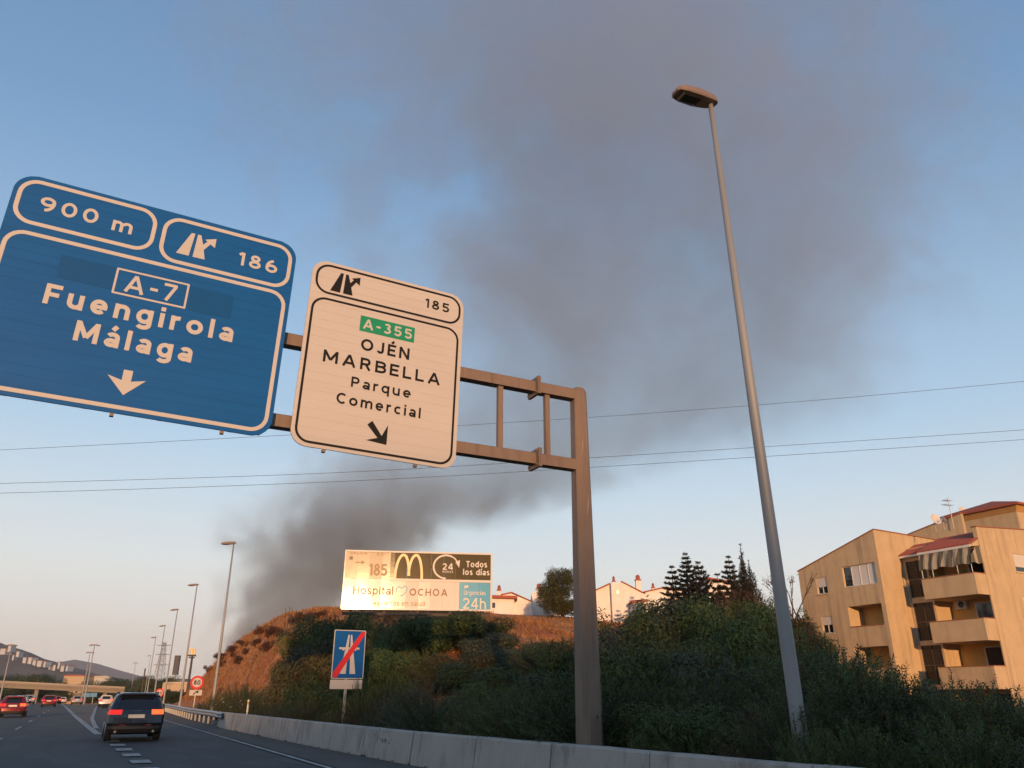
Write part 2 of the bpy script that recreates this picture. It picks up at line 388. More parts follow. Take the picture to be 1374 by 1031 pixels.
# ------------------------------------------------------------------ stroke lettering
H_ = 0.085
def _arc(cx, cy, rx, ry, a0, a1, n=14): return [(cx + rx * math.cos(R(a0 + (a1 - a0) * i / n)), cy + ry * math.sin(R(a0 + (a1 - a0) * i / n))) for i in range(n + 1)]
XH = .74
def glyphs(h):
    t = 1 - h; x = XH; g = {}
    def ring(cx, cy, rx, ry): return _arc(cx, cy, rx, ry, 0, 360, 28)
    g['A'] = (.88, [[(h * .95, 0), (.44, 1 - h * .2)], [(.88 - h * .95, 0), (.44, 1 - h * .2)], [(.2, .3), (.68, .3)]])
    g['B'] = (.70, [[(h, 0), (h, 1)], [(h, t), (.40, t)] + _arc(.40, (t + .53) / 2, .22, (t - .53) / 2, 90, -90)[1:] + [(h, .53)], [(.40, .53)] + _arc(.40, (h + .53) / 2, .30 - h / 2, (.53 - h) / 2, 90, -90)[1:] + [(h, h)]])
    g['C'] = (.78, [_arc(.44, .5, .44 - h, .5 - h, 48, 312, 24)])
    g['D'] = (.78, [[(h, 0), (h, 1)], [(h, t), (.34, t)] + _arc(.34, .5, .44 - h, .5 - h, 90, -90, 20)[1:] + [(h, h)]])
    g['E'] = (.62, [[(h, 0), (h, 1)], [(h, t), (.62, t)], [(h, .51), (.56, .51)], [(h, h), (.62, h)]])
    g['F'] = (.60, [[(h, 0), (h, 1)], [(h, t), (.60, t)], [(h, .49), (.53, .49)]])
    g['H'] = (.76, [[(h, 0), (h, 1)], [(.76 - h, 0), (.76 - h, 1)], [(h, .51), (.76 - h, .51)]])
    g['I'] = (2 * h, [[(h, 0), (h, 1)]])
    g['J'] = (.54, [[(.54 - h, 1), (.54 - h, .26)] + _arc(.27, .27, .27 - h, .27 - h, 0, -165)[1:]])
    g['L'] = (.60, [[(h, 0), (h, 1)], [(h, h), (.60, h)]])
    g['M'] = (.94, [[(h, 0), (h, 1)], [(.94 - h, 0), (.94 - h, 1)], [(h * 1.1, 1 - h * .6), (.47, .22)], [(.94 - h * 1.1, 1 - h * .6), (.47, .22)]])
    g['N'] = (.78, [[(h, 0), (h, 1)], [(.78 - h, 0), (.78 - h, 1)], [(h, 1 - h * .3), (.78 - h, h * .3)]])
    g['O'] = (.90, [ring(.45, .5, .45 - h, .5 - h)])
    g['P'] = (.66, [[(h, 0), (h, 1)], [(h, t), (.38, t)] + _arc(.38, (t + .45) / 2, .28 - h, (t - .45) / 2, 90, -90)[1:] + [(h, .45)]])
    g['R'] = (.72, [[(h, 0), (h, 1)], [(h, t), (.40, t)] + _arc(.40, (t + .47) / 2, .28 - h, (t - .47) / 2, 90, -90)[1:] + [(h, .47)], [(.38, .47), (.72 - h * .9, 0)]])
    g['S'] = (.68, [_arc(.34, .74, .34 - h, .26 - h, 25, 270, 16) + _arc(.34, .28, .34 - h, .28 - h, 90, -155, 16)[1:]])
    g['T'] = (.68, [[(0, t), (.68, t)], [(.34, 0), (.34, 1)]])
    g['U'] = (.74, [[(h, 1), (h, .36)] + _arc(.37, .36, .37 - h, .36 - h, 180, 360, 18)[1:] + [(.74 - h, 1)]])
    g['X'] = (.80, [[(h, 0), (.80 - h, 1)], [(h, 1), (.80 - h, 0)]])
    g['0'] = (.72, [ring(.36, .5, .36 - h, .5 - h)])
    g['1'] = (.34, [[(.34 - h, 0), (.34 - h, 1)], [(.30 - h, .96), (0.02, .78)]])
    g['2'] = (.66, [_arc(.33, .68, .33 - h, .32 - h, 165, -25, 16) + [(h * 1.2, h)], [(h * .6, h), (.66, h)]])
    g['3'] = (.66, [_arc(.32, .745, .29 - h, .255 - h, 150, -90, 14) , _arc(.32, .295, .34 - h, .295 - h, 90, -150, 16)])
    g['4'] = (.74, [[(.54, 0), (.54, 1)], [(.54 - h * .3, .97), (h, .29)], [(h * .7, .27), (.74, .27)]])
    g['5'] = (.66, [[(.60, t), (h * 1.5, t), (h * 1.2, .5)], [(h * 1.2, .5)] + _arc(.31, .33, .35 - h, .33 - h, 125, -150, 18)])
    g['6'] = (.70, [ring(.35, .32, .35 - h, .32 - h), _arc(.47, .40, .47 - h, .60 - h, 182, 96, 12)])
    g['7'] = (.64, [[(0, t), (.64 - h * .6, t)], [(.64 - h * 1.1, t), (.18, 0)]])
    g['8'] = (.68, [ring(.34, .75, .28 - h, .25 - h * .9), ring(.34, .29, .34 - h, .29 - h)])
    g['9'] = (.70, [ring(.35, .68, .35 - h, .32 - h), _arc(.23, .60, .47 - h, .60 - h, 2, -84, 12)])
    rb = x / 2 - h
    g['a'] = (.60, [[(.60 - h, 0), (.60 - h, x * .62)] + _arc(.31, x * .66, .29 - h, x * .34 - h, 0, 155, 12)[1:], _arc(.27, .22, .27 - h, .22 - h, 0, 360, 20), ])
    g['c'] = (.60, [_arc(.34, x / 2, .34 - h, rb, 50, 310, 20)])
    g['d'] = (.66, [[(.66 - h, 0), (.66 - h, 1)], ring(.33, x / 2, .33 - h, rb)])
    g['e'] = (.66, [[(h * 1.2, x * .49), (.66 - h * .2, x * .49)], _arc(.33, x / 2, .33 - h, rb, -2, 315, 24)])
    g['g'] = (.66, [ring(.33, x / 2, .33 - h, rb), [(.66 - h, x), (.66 - h, 0)] + _arc(.33, -.02, .33 - h, .27 - h, 0, -150, 12)[1:]])
    g['h'] = (.62, [[(h, 0), (h, 1)], _arc(.31, x - .31, .31 - h, .31 - h, 175, 0, 12) + [(.62 - h, 0)]])
    g['i'] = (2 * h, [[(h, 0), (h, x)], [(h, .84), (h, .84 + 2 * h)]])
    g['í'] = (2 * h, [[(h, 0), (h, x)], [(h * .4, .82), (h * 2.4, 1.06)]])
    g['l'] = (2 * h, [[(h, 0), (h, 1)]])
    g['m'] = (.98, [[(h, 0), (h, x)], _arc(.275, x - .275, .275 - h, .275 - h, 175, 0, 12) + [(.55 - h, 0)], _arc(.705, x - .275, .275 - h, .275 - h, 175, 0, 12) + [(.98 - h, 0)]])
    g['n'] = (.62, [[(h, 0), (h, x)], _arc(.31, x - .31, .31 - h, .31 - h, 175, 0, 12) + [(.62 - h, 0)]])
    g['o'] = (.70, [ring(.35, x / 2, .35 - h, rb)])
    g['p'] = (.66, [[(h, x), (h, -.27)], ring(.33, x / 2, .33 - h, rb)])
    g['q'] = (.66, [[(.66 - h, x), (.66 - h, -.27)], ring(.33, x / 2, .33 - h, rb)])
    g['r'] = (.42, [[(h, 0), (h, x)], _arc(.33, x - .28, .33 - h, .28 - h, 170, 75, 8)])
    g['s'] = (.52, [_arc(.26, x * .73, .26 - h, x * .27 - h * .8, 30, 270, 12) + _arc(.26, x * .28, .26 - h, x * .28 - h, 90, -150, 12)[1:]])
    g['t'] = (.42, [[(.18, .96), (.18, .2)] + _arc(.18 + .16, .2, .16, .2 - h, 180, 280, 8)[1:], [(0, x - h), (.40, x - h)]])
    g['u'] = (.62, [[(.62 - h, 0), (.62 - h, x)], [(h, x), (h, .31)] + _arc(.31, .31, .31 - h, .31 - h, 180, 355, 12)[1:]])
    g['x'] = (.60, [[(h, 0), (.60 - h, x)], [(h, x), (.60 - h, 0)]])
    g['-'] = (.34, [[(0, .45), (.34, .45)]])
    g[' '] = (.30, [])
    w, s = g['a']; g['á'] = (w, s + [[(.26, .84), (.40, 1.06)]])
    w, s = g['E']; g['É'] = (w, s + [[(.28, 1.08), (.44, 1.30)]])
    return g
def stroke_poly(path, w):
    """polyline -> list of left/right points, mitred"""
    n = len(path); closed = n > 3 and math.dist(path[0], path[-1]) < 1e-4
    Ls, Rs = [], []
    for i, p in enumerate(path):
        a = path[i - 1] if i else (path[-2] if closed else None)
        c = path[i + 1] if i < n - 1 else (path[1] if closed else None)
        d = []
        if a: q = Vector((p[0] - a[0], p[1] - a[1])); d.append(q.normalized())
        if c: q = Vector((c[0] - p[0], c[1] - p[1])); d.append(q.normalized())
        m = (d[0] + d[-1]); m = m.normalized() if m.length > 1e-6 else d[0]
        k = 1 / max(.5, m.dot(d[0])) ; nn = Vector((-m.y, m.x)) * (w / 2 * k)
        Ls.append((p[0] + nn.x, p[1] + nn.y)); Rs.append((p[0] - nn.x, p[1] - nn.y))
    return Ls, Rs
def text_mb(txt, x0, x1, z, cap, y, w=.165, mb=None, gmax=.24):
    """flat stroke letters on the plane facing -Y, fitted between x0 and x1, cap height cap; one mesh per letter"""
    g = glyphs(w / 2); out = []
    nat = [g[c][0] for c in txt]; n = len(txt)
    gap = .16; total = sum(nat) + gap * (n - 1); k = (x1 - x0) / (total * cap)
    if k > 1.05:
        gap = min(gmax, gap + (total * (k - 1.0)) / max(1, n - 1)); total = sum(nat) + gap * (n - 1); k = (x1 - x0) / (total * cap)
    cxp = 0.0
    for c in txt:
        m_ = MB()
        for layer, path in enumerate(g[c][1]):
            P = [((cxp + p[0]) * cap * k + x0, p[1] * cap + z) for p in path]
            Ls, Rs = stroke_poly(P, w * cap)
            yy = y - .0004 * layer
            for i in range(len(P) - 1):
                m_.add([(Ls[i][0], yy, Ls[i][1]), (Rs[i][0], yy, Rs[i][1]), (Rs[i + 1][0], yy, Rs[i + 1][1]), (Ls[i + 1][0], yy, Ls[i + 1][1])], [(0, 1, 2, 3)])
        if m_.v: out.append(m_)
        cxp += g[c][0] + gap
    return Letters(out)
class Letters:
    def __init__(s, l): s.l = l
    def build(s, name, m, parent): return [q.build('letter', m, parent) for q in s.l]
def stroke_mb(path, w, y, mb=None):
    mb = mb or MB(); Ls, Rs = stroke_poly(path, w)
    for i in range(len(path) - 1):
        mb.add([(Ls[i][0], y, Ls[i][1]), (Rs[i][0], y, Rs[i][1]), (Rs[i + 1][0], y, Rs[i + 1][1]), (Ls[i + 1][0], y, Ls[i + 1][1])], [(0, 1, 2, 3)])
    return mb
def rrect(x0, x1, z0, z1, r, n=7):
    pts = []
    for cx, cz, a in ((x1 - r, z0 + r, -90), (x1 - r, z1 - r, 0), (x0 + r, z1 - r, 90), (x0 + r, z0 + r, 180)):
        pts += [(cx + r * math.cos(R(a + 90 * i / n)), cz + r * math.sin(R(a + 90 * i / n))) for i in range(n + 1)]
    return pts
def ring_mb(x0, x1, z0, z1, r, w, y, mb=None):
    mb = mb or MB(); A = rrect(x0, x1, z0, z1, r); B = rrect(x0 + w, x1 - w, z0 + w, z1 - w, max(.01, r - w)); n = len(A)
    mb.add([(p[0], y, p[1]) for p in A] + [(p[0], y, p[1]) for p in B], [(i, (i + 1) % n, n + (i + 1) % n, n + i) for i in range(n)])
    return mb
def poly_mb(poly, y, mb=None):
    mb = mb or MB(); return mb.add([(p[0], y, p[1]) for p in poly], [tuple(range(len(poly)))])

# ------------------------------------------------------------------ overhead sign gantry
steel_brown = streaked('weathered_gantry_steel', (0.185, 0.130, 0.096), (.085, .055, .038), amt=.6, sx=8, sz=.55, rough=.55, bump=.12)
scuff = mat('scraped_paint', (0.25, 0.19, 0.15), rough=.7, var=.15)
GY, GX = 13.53, 8.82
gan = thing('sign_gantry', 'brown steel cantilever gantry whose post stands behind the concrete barrier and carries both direction signs', 'gantry', (GX, GY + .28, 0))
# eight-sided tapering post
mb = MB()
for z0, z1 in ((0, 7.86),):
    loops = []
    for z in (0, 2, 4, 6, 7.86):
        a = .235 - .075 * z / 7.9; bl = [(a, .5), (.5 * a / a * a * 1.0, a)]
        c = a * .55
        loops.append([(a, -c, z), (a, c, z), (c, a, z), (-c, a, z), (-a, c, z), (-a, -c, z), (-c, -a, z), (c, -a, z)])
    mb.loft(loops)
mb.loft([[(x * k, y * k, z) for x, y in ((.16, -.09), (.16, .09), (.09, .16), (-.09, .16), (-.16, .09), (-.16, -.09), (-.09, -.16), (.09, -.16))] for k, z in ((1, 7.86), (.75, 7.95))])
post = mb.build('post', steel_brown, gan)
MB().box(-.36, .36, -.36, .36, -.02, .05).build('base_plate', steel_brown, gan)
for (zz, dx) in ((6.62, -.05), (5.35, .03)):
    poly_mb([(dx - .035, zz - .30), (dx - .01, zz - .24), (dx + .03, zz - .02), (dx + .025, zz + .12), (dx + .05, zz + .30), (dx + .02, zz + .16), (dx - .005, zz + .02)], -.236 + .075 * zz / 7.9 - .004).build('paint_scrape', scuff, post)
for z0, z1 in ((7.66, 7.90), (6.05, 6.29)):
    MB().cbox(-11.6, -.14, -.11, .11, z0, z1, .015).build('beam', steel_brown, gan)
for x in (-11.2, -10.2, -9.1, -8.0, -6.9, -5.6, -4.4, -3.2, -1.95, -.82):
    MB().box(x - .055, x + .055, -.05, .05, 6.27, 7.68).build('strut', steel_brown, gan)
for zc in (7.78, 6.17):
    fl = MB(); fl.box(-1.15, -1.122, -.24, .24, zc - .2, zc + .2); fl.box(-1.112, -1.084, -.24, .24, zc - .2, zc + .2)
    f = fl.build('flange', steel_brown, gan)
    for dy in (-.18, .18):
        for dz in (-.15, .15):
            MB().tube([(-1.19, dy, zc + dz), (-1.05, dy, zc + dz)], .018, 6).build('bolt', steel_brown, f)

sign_blue = mat('blue_sign_sheeting', (0.006, 0.090, 0.305), rough=.5, var=.10, scale=1.5, stretch=(.4, 1, 2), spec=.12)
sign_blue2 = mat('dark_blue_patch', (0.005, 0.074, 0.24), rough=.5, var=.08, scale=2, spec=.12)
sign_white = mat('white_sign_sheeting', (0.475, 0.445, 0.43), rough=.5, var=.05, scale=1.2, stretch=(.4, 1, 2), spec=.15)
sign_black = mat('black_sign_film', (0.012, 0.011, 0.011), rough=.5, var=.1, spec=.15)
sign_green = mat('green_sign_film', (0.0, 0.22, 0.10), rough=.45, var=.05)
alu = mat('grey_aluminium_back', (0.32, 0.33, 0.34), rough=.5, metal=.6, var=.1)
def slatted_panel(root, x0, x1, z0, z1, r, n, m, y=0.0, t=.035):
    """panel of horizontal aluminium slats, ends rounded at the corners"""
    hh = (z1 - z0) / n; g = .004
    for i in range(n):
        a, c = z0 + hh * i + g / 2, z0 + hh * (i + 1) - g / 2
        levels = [a + (c - a) * q / 5 for q in range(6)]
        def ext(z):
            d = max(0, r - (z - z0), r - (z1 - z))
            return r - math.sqrt(max(0, r * r - d * d)) if d > 0 else 0
        poly = [(x1 - ext(z), z) for z in levels] + [(x0 + ext(z), z) for z in reversed(levels)]
        MB().prism(poly, y, y + t).build('slat', m, root)
    mb = MB(); mb.prism([(x0 + .03 + .15, z0 + .03), (x1 - .18, z0 + .03), (x1 - .03, z0 + .18), (x1 - .03, z1 - .18), (x1 - .18, z1 - .03), (x0 + .18, z1 - .03), (x0 + .03, z1 - .18), (x0 + .03, z0 + .18)], y + t + .002, y + t + .010)
    for k in range(4):
        xx = x0 + (x1 - x0) * (.14 + .24 * k)
        mb.box(xx - .04, xx + .04, y + t + .012, y + t + .10, z0 + .03, z1 - .1)
    ins = .05
    MB().prism(rrect(x0 + ins * .2, x1 - ins * .2, z0 + ins * .2, z1 - ins * .2, r), y + .003, y + t + .001).build('backing', m, root)
    return mb.build('back_frame', alu, root)
def exit_pictogram(xl, zb, hgt, y, mb=None):
    """road narrowing into the distance with an exit arrow to the right"""
    mb = mb or MB(); k = hgt / .5
    def P(*q): return [(xl + a * k, zb + c * k) for a, c in q]
    poly_mb(P((0, 0), (.225, 0), (.265, .5), (.20, .5)), y, mb)
    poly_mb(P((.295, 0), (.515, 0), (.455, .25), (.375, .5), (.315, .5)), y, mb)
    poly_mb(P((.385, .24), (.46, .19), (.585, .385), (.53, .43)), y - .0005, mb)
    poly_mb(P((.455, .43), (.655, .505), (.655, .30)), y - .001, mb)
    return mb
def down_arrow(cx, z0, z1, w, y):
    h = z1 - z0; mb = MB()
    poly_mb([(cx - .07, z0 + h * .40), (cx + .07, z0 + h * .40), (cx + .07, z1), (cx - .07, z1)], y, mb)
    poly_mb([(cx, z0), (cx + w / 2, z0 + h * .70), (cx + .05, z0 + h * .56), (cx - .05, z0 + h * .56), (cx - w / 2, z0 + h * .70)], y - .0006, mb)
    return mb
DROOP = .026
cxb = -.10
blue = thing('direction_sign', 'large blue sign for Fuengirola and Málaga with a down arrow, left on the gantry', 'road sign', (cxb, GY - .06, 5.80), group='overhead direction signs')
blue.rotation_euler = (0, DROOP, 0)
def bx(l): return l - cxb
def bz(z): return z - 5.80
slatted_panel(blue, bx(-2.44), bx(2.24), 0, bz(9.70), .34, 22, sign_blue)
yb = -.004
for q in ((-2.37, -.22, 8.77, 9.63), (-.12, 2.17, 8.70, 9.62), (-2.37, 2.17, 5.87, 8.64)):
    ring_mb(bx(q[0]), bx(q[1]), bz(q[2]), bz(q[3]), .30, .068, yb).build('border', sign_white, blue)
text_mb('900', bx(-2.02), bx(-1.13), bz(9.07), .28, yb, w=.19).build('lettering', sign_white, blue)
text_mb('m', bx(-.91), bx(-.58), bz(9.04), .28, yb, w=.19).build('lettering', sign_white, blue)
exit_pictogram(bx(.17), bz(8.91), .47, yb).build('pictogram', sign_white, blue)
text_mb('186', bx(1.22), bx(1.93), bz(8.98), .27, yb, w=.19).build('lettering', sign_white, blue)
poly_mb([(bx(-1.50), bz(7.94)), (bx(-.69), bz(7.94)), (bx(-.69), bz(8.36)), (bx(-1.52), bz(8.36))], -.0025).build('patch', sign_blue2, blue)
poly_mb([(bx(.53), bz(7.86)), (bx(1.26), bz(7.86)), (bx(1.26), bz(8.33)), (bx(.53), bz(8.33))], -.0025).build('patch', sign_blue2, blue)
ring_mb(bx(-.67), bx(.50), bz(7.87), bz(8.36), .015, .034, yb).build('border', sign_white, blue)
text_mb('A-7', bx(-.50), bx(.33), bz(7.95), .33, yb, w=.165).build('lettering', sign_white, blue)
text_mb('Fuengirola', bx(-1.60), bx(1.36), bz(7.43), .365, yb, w=.205).build('lettering', sign_white, blue)
text_mb('Málaga', bx(-1.05), bx(.76), bz(6.90), .36, yb, w=.205).build('lettering', sign_white, blue)
down_arrow(bx(-.15), bz(6.12), bz(6.56), .58, yb).build('arrow', sign_white, blue)
for dx in (-.25, 1.45):
    MB().box(bx(dx) - .03, bx(dx) + .03, .01, .09, -.05, .0).build('bracket', steel_brown, blue)

cxw = 4.16
wht = thing('direction_sign', 'white exit sign for Ojén and Marbella with a diagonal arrow, right on the gantry', 'road sign', (cxw, GY - .06, 5.65), group='overhead direction signs')
wht.rotation_euler = (0, DROOP, 0)
def wx(l): return l - cxw
def wz(z): return z - 5.65
slatted_panel(wht, wx(2.57), wx(5.75), 0, wz(9.42), .30, 21, sign_white)
for q in ((2.645, 5.685, 8.72, 9.36), (2.635, 5.675, 5.715, 8.635)):
    ring_mb(wx(q[0]), wx(q[1]), wz(q[2]), wz(q[3]), .27, .045, yb).build('border', sign_black, wht)
exit_pictogram(wx(2.95), wz(8.81), .43, yb).build('pictogram', sign_black, wht)
text_mb('185', wx(4.90), wx(5.43), wz(8.96), .205, yb, w=.19).build('lettering', sign_black, wht)
poly_mb([(wx(3.60), wz(8.11)), (wx(4.72), wz(8.11)), (wx(4.72), wz(8.44)), (wx(3.60), wz(8.44))], -.003).build('route_shield', sign_green, wht)
text_mb('A-355', wx(3.66), wx(4.67), wz(8.17), .215, -.006, w=.19).build('lettering', sign_white, wht)
text_mb('OJÉN', wx(3.66), wx(4.65), wz(7.72), .245, yb, w=.195).build('lettering', sign_black, wht)
text_mb('MARBELLA', wx(2.97), wx(5.33), wz(7.32), .245, yb, w=.195).build('lettering', sign_black, wht)
text_mb('Parque', wx(3.55), wx(4.74), wz(6.93), .21, yb, w=.185).build('lettering', sign_black, wht)
text_mb('Comercial', wx(3.31), wx(4.97), wz(6.56), .215, yb, w=.185).build('lettering', sign_black, wht)
ar = MB(); ax, az = wx(4.34), wz(5.92)
poly_mb([(ax - .40, az + .33), (ax - .31, az + .42), (ax - .06, az + .10), (ax - .13, az + .05)], yb, ar)
poly_mb([(ax, az), (ax, az + .39), (ax - .12, az + .13), (ax - .40, az + .03)], yb - .0006, ar)
ar.build('arrow', sign_black, wht)
for dx in (3.2, 4.95):
    MB().box(wx(dx) - .03, wx(dx) + .03, .01, .09, -.05, .0).build('bracket', steel_brown, wht)

# ------------------------------------------------------------------ concrete barrier
conc = streaked('barrier_concrete', (0.36, 0.33, 0.295), (.10, .085, .07), amt=.8, sx=2.6, sz=.6, bump=.5)
bar = thing('concrete_barrier', 'long low grey concrete barrier of cast segments along the right shoulder', 'barrier', (7.05, 30, 0))
joints = [-20, -14, -8, -2, 3.2, 8.1, 11.2, 13.9, 16.6, 19.6, 23.0, 27.0, 31.4, 36.4, 41.2, 45.9]
rr = random.Random(12)
for a, c in zip(joints, joints[1:]):
    mb = MB(); loops = []
    n = 4; jl = rr.uniform(-.012, .012)
    for i in range(n + 1):
        y = a + .02 + (c - a - .04) * i / n; l = wall_l(y) + jl; h = .755 + rr.uniform(-.006, .006)
        prof = [(0, .065), (.015, .20), (.05, .45), (.085, h - .035), (.115, h), (.32, h), (.345, h - .03), (.42, .065)]
        loops.append([(l + p[0] - 7.05, y - 30, p[1]) for p in prof])
    mb.loft(loops)
    y = a + .1
    while y < c - .8:                  # feet between the drainage notches
        y2 = min(y + .92, c - .05); l0, l1 = wall_l(y) + jl - 7.05, wall_l(y2) + jl - 7.05
        mb.add([(l0, y - 30, 0), (l0 + .42, y - 30, 0), (l1 + .42, y2 - 30, 0), (l1, y2 - 30, 0), (l0, y - 30, .066), (l0 + .42, y - 30, .066), (l1 + .42, y2 - 30, .066), (l1, y2 - 30, .066)],
               [(0, 3, 2, 1), (4, 5, 6, 7), (0, 1, 5, 4), (1, 2, 6, 5), (2, 3, 7, 6), (3, 0, 4, 7)])
        y = y2 + .11
    mb.build('barrier_segment', conc, bar)
graf = mat('dark_graffiti_paint', (.05, .045, .045), rough=.7)
gy = 21.6
sg = MB()
for k, (dy, dz) in enumerate(((0, .42), (.22, .45), (.5, .38))):
    for q in range(7):
        t0, t1 = q / 7 * 2 * PI, (q + 1) / 7 * 2 * PI
        for (ra, rb_) in ((.05, .09),):
            def gp(r, t): return (wall_l(gy - dy) + .037 - 7.05 + (.0), gy - dy + r * math.cos(t) * .7 - 30, dz + r * math.sin(t))
            sg.add([gp(ra, t0), gp(rb_, t0), gp(rb_, t1), gp(ra, t1)], [(0, 1, 2, 3)])
sg.build('graffiti', graf, bar)

# ------------------------------------------------------------------ guardrail
galv = mat('galvanised_steel', (0.34, 0.34, 0.34), rough=.5, metal=.55, var=.2, scale=4, bump=.05)
rail = thing('guardrail', 'galvanised steel crash barrier on posts running from the concrete wall into the distance', 'guardrail', (6.85, 46, 0))
def rail_l(y): return (6.95 if y >= 47 else wall_l(y) - .03) + curve_off(y)
WP = [(0, -.155), (-.035, -.14), (-.08, -.085), (-.08, -.06), (-.035, -.02), (-.035, .02), (-.08, .06), (-.08, .085), (-.035, .14), (0, .155)]
ys_r = [44.6, 46, 48, 52, 56, 60, 64, 72, 80, 90, 100, 112, 124, 136, 150, 170]
mb = MB(); loops = []
for y in ys_r:
    loops.append([(rail_l(y) + p[0] - 6.85, y - 46, .60 + dip(y) + p[1]) for p in WP] + [(rail_l(y) + p[0] + .004 - 6.85, y - 46, .60 + dip(y) + p[1]) for p in reversed(WP)])
mb.loft(loops); mb.build('rail', galv, rail)
y = 48.0
while y < 168:
    l = rail_l(y) - 6.85
    MB().box(l + .09, l + .19, y - 46 - .06, y - 46 + .06, dip(y) - .1, .74 + dip(y)).build('post', galv, rail)
    MB().box(l + .005, l + .09, y - 46 - .05, y - 46 + .05, .52 + dip(y), .68 + dip(y)).build('spacer', galv, rail)
    y += 2.0 if y < 90 else 4.0
dl = thing('delineator_post', 'small white marker post beside the end of the guardrail', 'marker post', (7.9, 44.5, 0))
MB().tube([(0, 0, -.1), (0, 0, 1.35)], .045, 8).build('post', mat('white_plastic', (.7, .69, .66), rough=.5), dl)
MB().tube([(0, 0, 1.12), (0, 0, 1.26)], .049, 8).build('reflector', mat('amber_reflector', (.5, .25, .05), rough=.3), dl)

# ------------------------------------------------------------------ street lamps
pole_m = mat('grey_painted_pole', (0.225, 0.23, 0.235), rough=.55, metal=.2, col2=(.29, .295, .30), thr=(.3, .7), scale=1.2, stretch=(1, 1, .25))
head_m = mat('lamp_housing', (0.22, 0.16, 0.125), rough=.5, metal=.1, var=.1)
glass_d = mat('dark_lamp_glass', (0.02, 0.02, 0.018), rough=.08, var=.1, spec=.6)
def street_lamp(x, y, hgt, label, arm=True, heads=(-1,), lean=0.0, group='street lamps along the slip road', rbase=.125, ry=0.0):
    t = thing('street_lamp', label, 'street lamp', (x, y, ter(x, y) if x > 9 else dip(y)), group=group)
    g0 = t.location.z; hgt = hgt - g0
    MB().tube([(0, 0, -.05), (0, 0, .6), (0, 0, 2.5), (0, 0, hgt * .5), (0, 0, hgt)], [rbase * 1.06, rbase, rbase * .92, rbase * .72, rbase * .42], 14).build('pole', pole_m, t, smooth=True)
    MB().box(-.2, .2, -.2, .2, -.06, .03).build('base_plate', galv, t)
    for sgn in heads:
        mb = MB(); loops = []
        # housing: plan profile along the arm, stations toward the road
        for u, hw, zt, zb in ((.16, .05, .10, .0), (.10, .12, .12, -.01), (-.05, .16, .145, -.03), (-.35, .19, .15, -.05), (-.70, .185, .12, -.045), (-.86, .15, .07, -.03), (-.90, .08, .04, -.01)):
            loops.append([(sgn * -u, yy * hw, zz) for yy, zz in ((-1, zb + .03), (-.9, zb), (.9, zb), (1, zb + .03), (.85, zt * .75 + .02), (.4, zt), (-.4, zt), (-.85, zt * .75 + .02))])
        mb.loft(loops)
        hd = mb.build('lamp_head', head_m, t, smooth=False); hd.location = (0, 0, hgt + .02); hd.rotation_euler = (0, R(5) * -sgn * -1, 0)
        gl = MB(); gl.loft([[(sgn * .30, -.145, -.052), (sgn * .30, .145, -.052), (sgn * .78, .14, -.048), (sgn * .78, -.14, -.048)], [(sgn * .34, -.10, -.085), (sgn * .34, .10, -.085), (sgn * .74, .10, -.080), (sgn * .74, -.10, -.080)]])
        gl.build('lamp_glass', glass_d, hd)
    MB().box(-rbase - .012, -rbase + .02, -.05, .05, .5, .85).build('service_door', galv, t)
    t.rotation_euler = (lean, ry, 0)
    return t
l1 = street_lamp(9.42, 9.07, 12.62, 'tall grey street lamp in front of the apartment block, nearest of the row', rbase=.115, lean=-.0175, ry=-.0095)
for k, (x, y, h, lb) in enumerate(((8.62, 62, 12.1, 'second nearest street lamp of the row, in front of the red hillside'),
                                   (9.25, 88.7, 12.1, 'third street lamp of the row, its pole crossing the distant arches sign'),
                                   (10.2, 117, 12.1, 'fourth street lamp of the row, left of the arches sign'),
                                   (11.1, 145, 12.0, 'fifth street lamp of the row, right in front of the pylon'),
                                   (12.0, 174, 11.9, 'sixth street lamp of the row, left of the pylon'),
                                   (17.5, 262, 12.0, 'short looking street lamp far down the slip road, between the pylon and the sixth lamp'))):
    street_lamp(x, y, h, lb, rbase=.12)
for (px, pyt, s, lb) in ((127, 866, 165, 'tallest looking lamp mast beyond the overpass, left of the white car'),
                         (121, 876, 200, 'lamp mast just left of the tallest one beyond the overpass'),
                         (16, 866, 170, 'lamp mast in front of the white houses at the far left'),
                         (182, 890, 330, 'faint far lamp mast above the dark car, left of the leaning pole')):
    p = at_s(px, pyt, s)
    street_lamp(p.x, s, p.z, lb, heads=(-1, 1), group='lamp masts along the main road', rbase=.14)

# ------------------------------------------------------------------ roadside signs
sign_red = mat('red_sign_film', (0.55, 0.012, 0.015), rough=.4, var=.06)
S0 = 31.0
pA, pB = at_s(450, 845, S0), at_s(447, 911, S0)
pR = at_s(492, 847, S0)
w_, h_ = (pR.x - pA.x), (pA.z - pB.z)
ms = thing('motorway_end_sign', 'blue end-of-motorway sign with a red diagonal bar, above a small white plate', 'road sign', ((pA.x + pR.x) / 2 - .02, S0, ter(pA.x + .5, S0)))
zb = pB.z - ms.location.z
def M_(q): return [(a * w_ - w_ / 2, zb + c * h_) for a, c in q]
MB().prism(rrect(-w_ / 2, w_ / 2, zb, zb + h_, .05), 0, .03).build('panel', sign_white, ms)
poly_mb(rrect(-w_ / 2 + .03, w_ / 2 - .03, zb + .03, zb + h_ - .03, .04), -.004).build('blue_field', sign_blue, ms)
pm = MB()
poly_mb(M_([(.26, .1), (.44, .1), (.485, .9), (.44, .9)]), -.008, pm); poly_mb(M_([(.56, .1), (.74, .1), (.56, .9), (.515, .9)]), -.008, pm)
